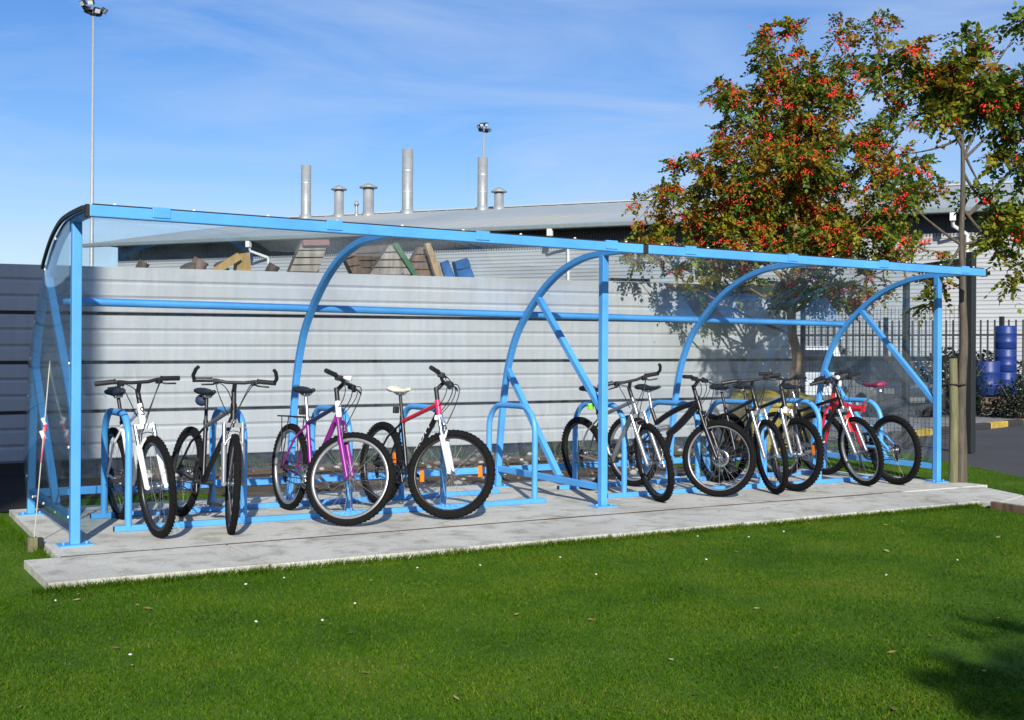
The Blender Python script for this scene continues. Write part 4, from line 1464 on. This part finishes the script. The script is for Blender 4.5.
# ------------------------------------------------------------------ discarded timber and pallets leaning behind the fence
def leaner(name, label, cat, quad, mat, v=6.55, thick=.10, slats=0, mats2=None, edge=None, brace=None):
    q = [on_plane(x, y, (0, v, 0), (0, 1, 0)) for x, y in quad]     # lower-left, upper-left, upper-right, lower-right
    lo = []
    for a, bq in ((q[0], q[1]), (q[3], q[2])):
        d = (a - bq)
        if d.z > -.02: d = Vector((d.x, 0, -.02))
        d = d / abs(d.z)
        d.x = max(-.35, min(.35, d.x))
        lo.append(a + d * (a.z - GZ))
    root = tag(empty(name, (lo[0] + lo[1]) / 2), label, cat, 'discarded boards leaning behind the fence')
    off = (lo[0] + lo[1]) / 2
    back = Vector((0, -.18, 0))                                      # tops lean toward the fence
    P4 = [lo[0] - off, q[0] - off, q[1] - off + back * .2, q[2] - off + back * .2, q[3] - off, lo[1] - off]
    tv = Vector((0, thick, 0))
    mb = MB()
    mb.add(P4 + [p + tv for p in P4], [(0, 1, 2, 3, 4, 5), (11, 10, 9, 8, 7, 6), (0, 6, 7, 1), (1, 7, 8, 2), (2, 8, 9, 3), (3, 9, 10, 4), (4, 10, 11, 5), (5, 11, 6, 0)])
    mb.build('board_face', mat, root)
    if slats:
        mb = MB()
        for i in range(slats):
            t0, t1 = (i + .06) / slats, (i + .88) / slats            # boards nailed across the frame, from side to side
            q4 = [P4[1].lerp(P4[2], t0), P4[1].lerp(P4[2], t1), P4[4].lerp(P4[3], t1), P4[4].lerp(P4[3], t0)]
            lo4 = [p + tv * -.05 for p in q4]; hi4 = [p + tv * -.28 for p in q4]
            mb.add(lo4 + hi4, [(0, 1, 2, 3), (7, 6, 5, 4), (0, 4, 5, 1), (1, 5, 6, 2), (2, 6, 7, 3), (3, 7, 4, 0)])
        mb.build('slat', mats2 or mat, root)
    if brace:
        a, bq = [on_plane(x, y, (0, v - .04, 0), (0, 1, 0)) - off - root.location * 0 for x, y in brace]
        mb = MB(); mb.bar(a + (a - bq) * .8, bq, .09, .07, (0, 1, 0)); mb.build('sloping_beam', mat, root)
    if edge:
        mb = MB(); mb.bar(P4[edge[0]] - tv * .3, P4[edge[1]] - tv * .3, .07, .10, (0, 1, 0)); mb.build('edge_strip', edge[2], root)
leaner('wooden_pallet', 'grey weathered pallet with a faded red top edge peeping above the fence', 'pallet', [(289, 272), (300, 243.5), (326, 243), (318, 272)], PALD, slats=4, mats2=PALW, edge=(2, 3, PINKP))
leaner('wooden_board', 'brown slatted board tilted beside the grey pallet above the fence', 'board', [(352, 274), (340, 252), (350, 247), (364, 274)], PALD, v=6.5, slats=3, mats2=PALB)
leaner('wooden_crate', 'dark brown crate panel between the slatted board and the green edged panel', 'crate panel', [(356, 275), (353, 247), (386, 245), (380, 275)], LOGD, v=6.8, slats=4, mats2=PALD)
leaner('wooden_hoarding', 'tan wooden panel with a green painted edge above the fence', 'panel', [(369, 275), (388, 245), (392, 244.5), (413, 275)], PALD, v=6.55, slats=4, mats2=PALW, edge=(3, 4, GREENP))
leaner('wooden_hoarding', 'brown tilted panel between the green edged panel and the tan plank', 'panel', [(402, 277), (418, 247), (428, 247), (440, 277)], LOGD, v=6.7, slats=4, mats2=PALB)
leaner('wooden_plank', 'long tan plank leaning left of the blue boards above the fence', 'plank', [(436, 277), (424, 243.5), (429, 243), (444, 277)], TAN, v=6.5, thick=.06)
leaner('painted_board', 'narrow blue board next to the tan plank above the fence', 'board', [(445, 277), (440, 263), (447, 260), (455, 277)], BLUEP, v=6.48, thick=.05)
leaner('painted_board', 'wider blue board at the end of the row of leaning boards', 'board', [(458, 278), (453, 262), (466, 258), (474, 278)], BLUEP, v=6.6, thick=.08, slats=2)
leaner('yellow_timber', 'yellow timber with a square cut end sloping up behind the fence', 'timber', [(237, 269), (237.5, 254), (249, 252.5), (251, 269)], YELW, v=6.5, thick=.15, brace=((220, 268), (239, 256)))
for k, (x0, x1, yt, lab) in enumerate([(138, 153, 259.5, 'dark rounded lump showing alone above the fence'), (175, 196, 261, 'dark log end farthest from the yellow timber'),
                                       (193, 213, 256.5, 'brown log with the highest end in the heap'), (210, 226, 260, 'dark brown log beside the yellow timber'), (268, 283, 262, 'black stump between the yellow timber and the grey pallet')]):
    a = on_plane(x0, yt, (0, 6.7, 0), (0, 1, 0)); bq = on_plane(x1, yt, (0, 6.7, 0), (0, 1, 0))
    r = (bq - a).length / 2
    mb = MB()
    c_ = (a + bq) / 2
    tl = (-1) ** k * r * .55
    top_ = Vector((c_.x - tl * .3, 6.68, a.z - abs(tl) * .6))
    dr = Vector((tl * .9, -.25 * r, r)).normalized()
    mb.tube([(c_.x + .2, 6.9, GZ), (c_.x + .1, 6.8, 1.3), top_ - dr * r * .9, top_], [r * .9, r * .95, r * .86, r * .80], 9)
    tag(mb.build('log', [LOGD, LOGD, PALB, LOGD, LOGD][k]), lab, 'log', 'logs stacked upright behind the fence')

# ------------------------------------------------------------------ mesh fence and gate, yard on the right
mf = tag(empty('mesh_fence', (11.9, 5.55, GZ)), 'dark steel mesh fence with a tall gate post running on from the metal sheet fence', 'mesh fence')
Q = [Vector((11.95, 5.55, 0)), Vector((12.2, 3.75, 0)), Vector((12.33, 2.75, 0))]
O_ = Vector((11.9, 5.55, 0))
for i, (q, hh, wd) in enumerate([(Q[0], 2.35, .06), (Q[1], 2.42, .075), (Q[2], 2.78, .10)]):
    mb = MB(); mb.bar(q - O_, q - O_ + Vector((0, 0, hh)), wd, wd, (0, 1, 0)); bevel(mb.build('fence_post', DARKFENCE, mf), .005)
for a, bq in ((Q[0], Q[1]), (Q[1], Q[2])):
    mb = MB()
    d = bq - a
    L = d.length
    k = int(L / .06)
    for i in range(k + 1):
        p = a + d * (i / k) - O_
        mb.bar(p + Vector((0, 0, .05)), p + Vector((0, 0, 2.05)), .005, .005, (0, 1, 0))
    for z in np.arange(.08, 2.06, .10): mb.bar(a - O_ + Vector((0, 0, z)), bq - O_ + Vector((0, 0, z)), .005, .005)
    mb.build('wire_mesh', DARKFENCE, mf)
    mb = MB(); mb.bar(a - O_ + Vector((0, 0, 1.30)), bq - O_ + Vector((0, 0, 1.30)), .05, .07); mb.build('mid_rail', DARKFENCE, mf)
mb = MB(); mb.bar(Q[1].lerp(Q[2], .3) - O_ + Vector((0, 0, 2.62)), Q[2] - O_ + Vector((0, 0, 2.66)), .09, .09); mb.build('top_beam', DARKFENCE, mf)

# palisade further back
PA = Vector((17.0, 19.0, 0)); PB = Vector((30.0, 1.7, 0))
pf = tag(empty('palisade_fence', PA + Vector((0, 0, GZ))), 'black vertical bar palisade fence in front of the warehouse wall', 'palisade fence')
d = (PB - PA); L = d.length; dn = d.normalized()
nb = 8
for i in range(nb):
    a, bq = PA + d * (i / nb) - PA, PA + d * ((i + 1) / nb) - PA
    mb = MB()
    k = int((bq - a).length / .155)
    for j in range(k):
        p = a.lerp(bq, j / k)
        mb.bar(p + Vector((0, 0, .08)), p + Vector((0, 0, 2.32)), .045, .02, dn.cross(Vector((0, 0, 1))))
    mb.build('pale_panel', DARKFENCE, pf)
    for z in (.4, 1.95):
        mb = MB(); mb.bar(a + Vector((0, 0, z)), bq + Vector((0, 0, z)), .04, .05); mb.build('rail', DARKFENCE, pf)
    mb = MB(); mb.bar(a + Vector((0, 0, 0)), a + Vector((0, 0, 2.4)), .09, .09, (0, 1, 0)); mb.build('fence_post', DARKFENCE, pf)

# blue drums
def drum_mesh(h_, r):
    mb = MB()
    pr = [(0, 0), (r * .92, 0), (r, .03), (r, h_ * .28), (r * 1.035, h_ * .31), (r, h_ * .34), (r, h_ * .64), (r * 1.035, h_ * .67), (r, h_ * .70), (r, h_ - .04), (r * .95, h_), (r * .85, h_), (r * .85, h_ - .02), (0, h_ - .02)]
    mb.lathe(pr, (0, 0, 0), n=24)
    return mb
GD = 27.0
p = at(1005.5, 395, GD); pz = p.z
stand_h = max(.1, p.z - GZ)
mb = MB()
pp = at(997, 395, GD)
for i in range(7): mb.bar(Vector((pp.x, pp.y, 0)) + RH * (-.55 + i * .19) - FH * .5 + Vector((0, 0, pz - .02)), Vector((pp.x, pp.y, 0)) + RH * (-.55 + i * .19) + FH * .5 + Vector((0, 0, pz - .02)), .13, .035)
for s_ in (-.5, 0, .5): mb.bar(Vector((pp.x, pp.y, 0)) + RH * -.6 + FH * s_ + Vector((0, 0, (pz - .04 + GZ) / 2)), Vector((pp.x, pp.y, 0)) + RH * .62 + FH * s_ + Vector((0, 0, (pz - .04 + GZ) / 2)), .14, pz - .04 - GZ)
tag(mb.build('timber_platform', PALD), 'dark low timber platform under the blue drums by the palisade', 'platform')
dh = (at(1005, 326, GD).z - pz) / 3
r = 20 / 2 * GD / FPX
d1 = drum_mesh(dh, r).build('plastic_drum', DRUMB); d1.location = p
tag(d1, 'blue plastic drum at the bottom of the stack of three by the palisade', 'drum', 'blue drums by the palisade')
for k, lab in ((1, 'blue plastic drum in the middle of the stack of three by the palisade'), (2, 'blue plastic drum on top of the stack of three by the palisade')):
    o = d1.copy(); C.objects.link(o); o.location = p + Vector((0, 0, dh * k)); tag(o, lab)
p2 = at(987.5, 395, GD - .4)
o = drum_mesh(at(987, 361, GD).z - pz, 23 / 2 * GD / FPX).build('plastic_drum', DRUMB); o.location = (p2.x, p2.y, pz)
tag(o, 'squat dark blue plastic drum standing alone beside the stack of drums', 'drum', 'blue drums by the palisade')


# shrubs in the yard, their dark leaves standing in for its shade
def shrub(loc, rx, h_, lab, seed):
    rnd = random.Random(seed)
    t = tag(empty('shade_shrub', loc), lab, 'shrub', 'dark shrubs along the palisade')
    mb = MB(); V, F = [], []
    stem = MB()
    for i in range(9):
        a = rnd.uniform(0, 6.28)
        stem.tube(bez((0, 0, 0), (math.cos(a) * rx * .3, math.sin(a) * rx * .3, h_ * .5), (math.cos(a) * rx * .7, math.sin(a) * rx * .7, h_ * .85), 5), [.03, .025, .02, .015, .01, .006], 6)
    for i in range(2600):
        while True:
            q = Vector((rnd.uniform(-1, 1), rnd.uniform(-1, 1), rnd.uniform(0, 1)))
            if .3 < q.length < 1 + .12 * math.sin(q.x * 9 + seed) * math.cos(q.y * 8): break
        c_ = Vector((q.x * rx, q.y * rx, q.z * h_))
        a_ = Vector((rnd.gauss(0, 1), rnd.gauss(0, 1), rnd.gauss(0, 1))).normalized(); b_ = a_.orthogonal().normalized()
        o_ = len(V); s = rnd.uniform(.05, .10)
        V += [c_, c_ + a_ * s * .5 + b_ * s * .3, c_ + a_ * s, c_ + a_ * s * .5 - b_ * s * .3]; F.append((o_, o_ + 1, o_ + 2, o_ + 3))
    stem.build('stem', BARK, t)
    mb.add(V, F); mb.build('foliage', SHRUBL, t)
for k, (px, dp, rx, h_, lab) in enumerate([(1019, 24.5, .65, .95, 'small rounded shrub darkened for shade in front of the stacked blue drums'), (955, 25.5, 1.0, 1.5, 'tall dark shrub added for shade behind the slender rowan trunk'),
                                         ]):
    p = at(px, 360, dp); shrub((p.x, p.y, GZ), rx, h_, lab, 40 + k)

def hedge(a, bq, wd, h_, seed):  # dark hedge added to give the yard its shaded look
    rnd = random.Random(seed)
    t = tag(empty('shade_hedge', a), 'long dark hedge added for the yard shade behind the black palisade fence', 'hedge')
    d = bq - a
    V, F = [], []
    for i in range(15000):
        u_, v_, z_ = rnd.random(), rnd.uniform(-1, 1), rnd.random()
        top = h_ * (1 + .10 * math.sin(u_ * 31) + .06 * math.sin(u_ * 77))
        c_ = d * u_ + d.normalized().cross(Vector((0, 0, 1))) * (math.copysign(abs(v_) ** .4, v_) * wd / 2) + Vector((0, 0, z_ ** .8 * top))
        a_ = Vector((rnd.gauss(0, 1), rnd.gauss(0, 1), rnd.gauss(0, 1))).normalized(); b_ = a_.orthogonal().normalized()
        o_ = len(V); s_ = rnd.uniform(.09, .18)
        V += [c_, c_ + a_ * s_ * .5 + b_ * s_ * .3, c_ + a_ * s_, c_ + a_ * s_ * .5 - b_ * s_ * .3]; F.append((o_, o_ + 1, o_ + 2, o_ + 3))
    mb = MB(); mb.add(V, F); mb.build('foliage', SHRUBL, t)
    mb = MB()
    for i in range(24):
        p = d * ((i + .5) / 24); mb.tube([p, p + Vector((rnd.uniform(-.1, .1), rnd.uniform(-.1, .1), h_ * .8))], [.05, .015], 6)
    mb.build('stem', BARK, t)
PN = (PB - PA).normalized().cross(Vector((0, 0, 1)))
if PN.dot(CAM - PA) > 0: PN = -PN
hedge(PA + (PB - PA) * .12 + PN * 1.0 + Vector((0, 0, GZ)), PA + (PB - PA) * .86 + PN * 1.0 + Vector((0, 0, GZ)), 1.0, 1.45, 5)

# vehicles in the yard
def vehicle(name, lab, cat, loc, rot, prof, w, mat, wins, wheels, plate=None):
    t = tag(empty(name, loc, (0, 0, rot)), lab, cat)
    mb = MB()
    n = len(prof)
    vs = [(x, -w / 2, z) for x, z in prof] + [(x, w / 2, z) for x, z in prof]
    mb.add(vs, [tuple(range(n - 1, -1, -1)), tuple(range(n, 2 * n))] + [(i, (i + 1) % n, n + (i + 1) % n, n + i) for i in range(n)])
    bevel(mb.build('body', mat, t), .06, 3)
    for (a, bq, c_, d_) in wins:
        mb = MB()
        A_, B_, C_, D_ = [Vector(q) for q in (a, bq, c_, d_)]
        nr = (B_ - A_).cross(D_ - A_).normalized() * .012
        mb.add([A_ - nr, B_ - nr, C_ - nr, D_ - nr, A_ + nr, B_ + nr, C_ + nr, D_ + nr], [(3, 2, 1, 0), (4, 5, 6, 7), (0, 1, 5, 4), (1, 2, 6, 5), (2, 3, 7, 6), (3, 0, 4, 7)])
        mb.build('window', GLASSDK, t)
    for x, r in wheels:
        for sy in (-1, 1):
            mb = MB(); mb.lathe([(0, -.1), (r * .9, -.1), (r, -.06), (r, .06), (r * .9, .1), (0, .1)], (x, sy * (w / 2 - .06), r), (0, 1, 0), 20, False)
            wl = mb.build('wheel', TYRE, t)
            mb = MB(); mb.lathe([(0, 0), (r * .6, 0), (r * .6, .012), (0, .03)], (x, sy * (w / 2 + .045), r), (0, sy, 0), 16); mb.build('hubcap', ALU, wl)
    for sy in (-1, 1):
        mb = MB(); mb.box((prof[0][0] - .01, sy * (w / 2 - .22), .66), (.04, .24, .12)); mb.build('headlight', paint('headlamp_glass', (.09, .095, .10), .2), t)
    mb = MB(); mb.box((prof[0][0] - .02, 0, .48), (.02, .52, .11)); mb.build('number_plate', plate or paint('plate_grey', (.11, .11, .10), .6), t)
vp_ = at(819, 360, 25.5)
vr = math.atan2(-FH.y, -FH.x) + math.pi + .25
van_prof = [(0, .3), (0, .85), (.35, 1.0), (.75, 1.62), (4.3, 1.66), (4.3, .3)]
vehicle('white_van', 'small white van parked behind the mesh fence beyond the rowan trunk', 'van', (vp_.x, vp_.y, GZ), vr - .1, van_prof, 1.6, VANWHITE,
        [((.37, -.66, 1.03), (.74, -.60, 1.58), (.74, .60, 1.58), (.37, .66, 1.03)), ((.8, -.81, 1.02), (1.7, -.81, 1.02), (1.7, -.81, 1.5), (1.0, -.81, 1.5)), ((.8, .81, 1.02), (1.7, .81, 1.02), (1.7, .81, 1.5), (1.0, .81, 1.5))], [(.75, .31), (3.5, .31)])
cp = at(913, 360, 24.0)
car_prof = [(0, .28), (0, .72), (1.0, .86), (1.75, 1.38), (3.0, 1.42), (3.8, .95), (4.2, .9), (4.2, .28)]
vehicle('dark_car', 'dark car with a pale number plate parked behind the mesh fence', 'car', (cp.x, cp.y, GZ), vr - .1, car_prof, 1.5, CARDARK,
        [((1.05, -.7, .9), (1.72, -.6, 1.35), (1.72, .6, 1.35), (1.05, .7, .9)), ((1.3, -.76, .92), (3.5, -.76, .92), (2.95, -.76, 1.34), (1.85, -.76, 1.34)), ((1.3, .76, .92), (3.5, .76, .92), (2.95, .76, 1.34), (1.85, .76, 1.34))], [(.8, .31), (3.4, .31)])

# yellow grit bin by the fence
gb = at(776, 360, 16.4)
t = tag(empty('grit_bin', (gb.x, gb.y, GZ), (0, 0, -.35)), 'yellow plastic grit bin standing behind the crowded bicycles near the rowan', 'grit bin')
mb = MB()
vs = [(-.45, -.30, 0), (.45, -.30, 0), (.45, .30, 0), (-.45, .30, 0), (-.52, -.36, .62), (.52, -.36, .62), (.52, .36, .62), (-.52, .36, .62)]
mb.add(vs, [(3, 2, 1, 0), (4, 5, 6, 7), (0, 1, 5, 4), (1, 2, 6, 5), (2, 3, 7, 6), (3, 0, 4, 7)])
for x in (-.3, 0, .3): mb.bar((x, -.315, .05), (x, -.365, .58), .08, .03, (0, -1, 0))
bevel(mb.build('bin_body', YELLOWB, t), .03)
mb = MB()
vs = [(-.56, -.41, .622), (.56, -.41, .622), (.56, .40, .622), (-.56, .40, .622), (-.54, -.38, .70), (.54, -.38, .70), (.50, .36, .84), (-.50, .36, .84)]
mb.add(vs, [(3, 2, 1, 0), (4, 5, 6, 7), (0, 1, 5, 4), (1, 2, 6, 5), (2, 3, 7, 6), (3, 0, 4, 7)])
bevel(mb.build('lid', YELLOWB, t), .03)

# the building whose shade covers the near end of the fence stands off to the side, behind the viewpoint
cx, cy, ch = -6.55, -12.0, 12.5
_sx = Vector((.40, .914, 0)).normalized(); _sl = Vector((-_sx.y, _sx.x, 0))
_bc = Vector((cx, cy, GZ)) + _sl * 7 - _sx * 6
t = tag(empty('brick_building', _bc, (0, 0, math.atan2(_sl.y, _sl.x) + math.pi)), 'tall brick building with rows of windows across the lawn from the shelter', 'building')
mb = MB(); mb.box((0, 0, ch / 2), (14, 12, ch)); mb.build('wall', ground_mat('red_brick', [(.3, (.16, .07, .05)), (.7, (.26, .12, .08))], 2., 14), t)
mb = MB(); mb.box((0, 0, ch + .1), (14.3, 12.3, .2)); mb.build('roof', DARKCLAD, t)
for z in (1.6, 4.8, 8.0, 11.0):
    for x in (-5, -2.5, 0, 2.5, 5):
        mb = MB(); mb.box((x, 6.02, z), (1.2, .08, 1.5)); wn = mb.build('window', WHITEP, t)
        mb = MB(); mb.box((x, 6.055, z), (1.05, .04, 1.35)); mb.build('pane', GLASSDK, wn)

# ------------------------------------------------------------------ light, sky, camera
SUN_EL = R_(27)
sdir = Vector((-.40, -.914, 0)).normalized()                      # toward the sun, on the ground
sv = sdir * math.cos(SUN_EL) + Vector((0, 0, math.sin(SUN_EL)))
sun = bpy.data.lights.new('sun', 'SUN')
sun.energy = 4.6; sun.angle = R_(.5); sun.color = (1, .95, .86)
so = bpy.data.objects.new('sun', sun); C.objects.link(so)
so.rotation_euler = (-sv).to_track_quat('-Z', 'Y').to_euler()

w = bpy.data.worlds.new('World'); scene.world = w; w.use_nodes = True
nt = w.node_tree
bg = nt.nodes['Background']
sky = nt.nodes.new('ShaderNodeTexSky')
sky.sky_type = 'NISHITA'; sky.sun_disc = False
sky.sun_elevation = SUN_EL
sky.sun_rotation = math.atan2(sv.x, sv.y)
sky.air_density = 1.15; sky.dust_density = .35; sky.ozone_density = 2.2
hs = nt.nodes.new('ShaderNodeHueSaturation')
hs.inputs['Saturation'].default_value = 1.32
nt.links.new(sky.outputs[0], hs.inputs['Color'])
tc = nt.nodes.new('ShaderNodeTexCoord')
mp = nt.nodes.new('ShaderNodeMapping'); mp.inputs['Scale'].default_value = (1.2, 1.2, 6.5); mp.inputs['Rotation'].default_value = (.05, .12, .4)
nt.links.new(tc.outputs['Generated'], mp.inputs['Vector'])
cn = nt.nodes.new('ShaderNodeTexNoise'); cn.inputs['Scale'].default_value = 2.4; cn.inputs['Detail'].default_value = 7; cn.inputs['Roughness'].default_value = .55; cn.inputs['Distortion'].default_value = .8
nt.links.new(mp.outputs[0], cn.inputs['Vector'])
cr = nt.nodes.new('ShaderNodeMapRange')
cr.inputs['From Min'].default_value = .38; cr.inputs['From Max'].default_value = .74; cr.inputs['To Max'].default_value = .55
nt.links.new(cn.outputs['Fac'], cr.inputs['Value'])
skc = mix(nt, 1., hs.outputs['Color'], (1.16, 1.20, 1.56), 'MULTIPLY')
cl = mix(nt, cr.outputs['Result'], skc, (7.0, 8.4, 11.0))
nt.links.new(cl, bg.inputs['Color'])
bg.inputs['Strength'].default_value = .062

cam = bpy.data.cameras.new('camera')
cam.sensor_width = 36; cam.lens = FPX * 36 / 1024; cam.clip_start = .05; cam.clip_end = 2000
co = bpy.data.objects.new('camera', cam); C.objects.link(co)
mw = Matrix.Identity(4)
for i in range(3):
    mw[i][0], mw[i][1], mw[i][2], mw[i][3] = _R[i], _U[i], -_F[i], CAM[i]
co.matrix_world = mw
scene.camera = co
scene.view_settings.view_transform = 'Standard'
scene.view_settings.look = 'None'
scene.view_settings.gamma = 1
scene.view_settings.use_curve_mapping = False
scene.view_settings.exposure = .45
scene.cycles.max_bounces = 8
scene.cycles.transparent_max_bounces = 24
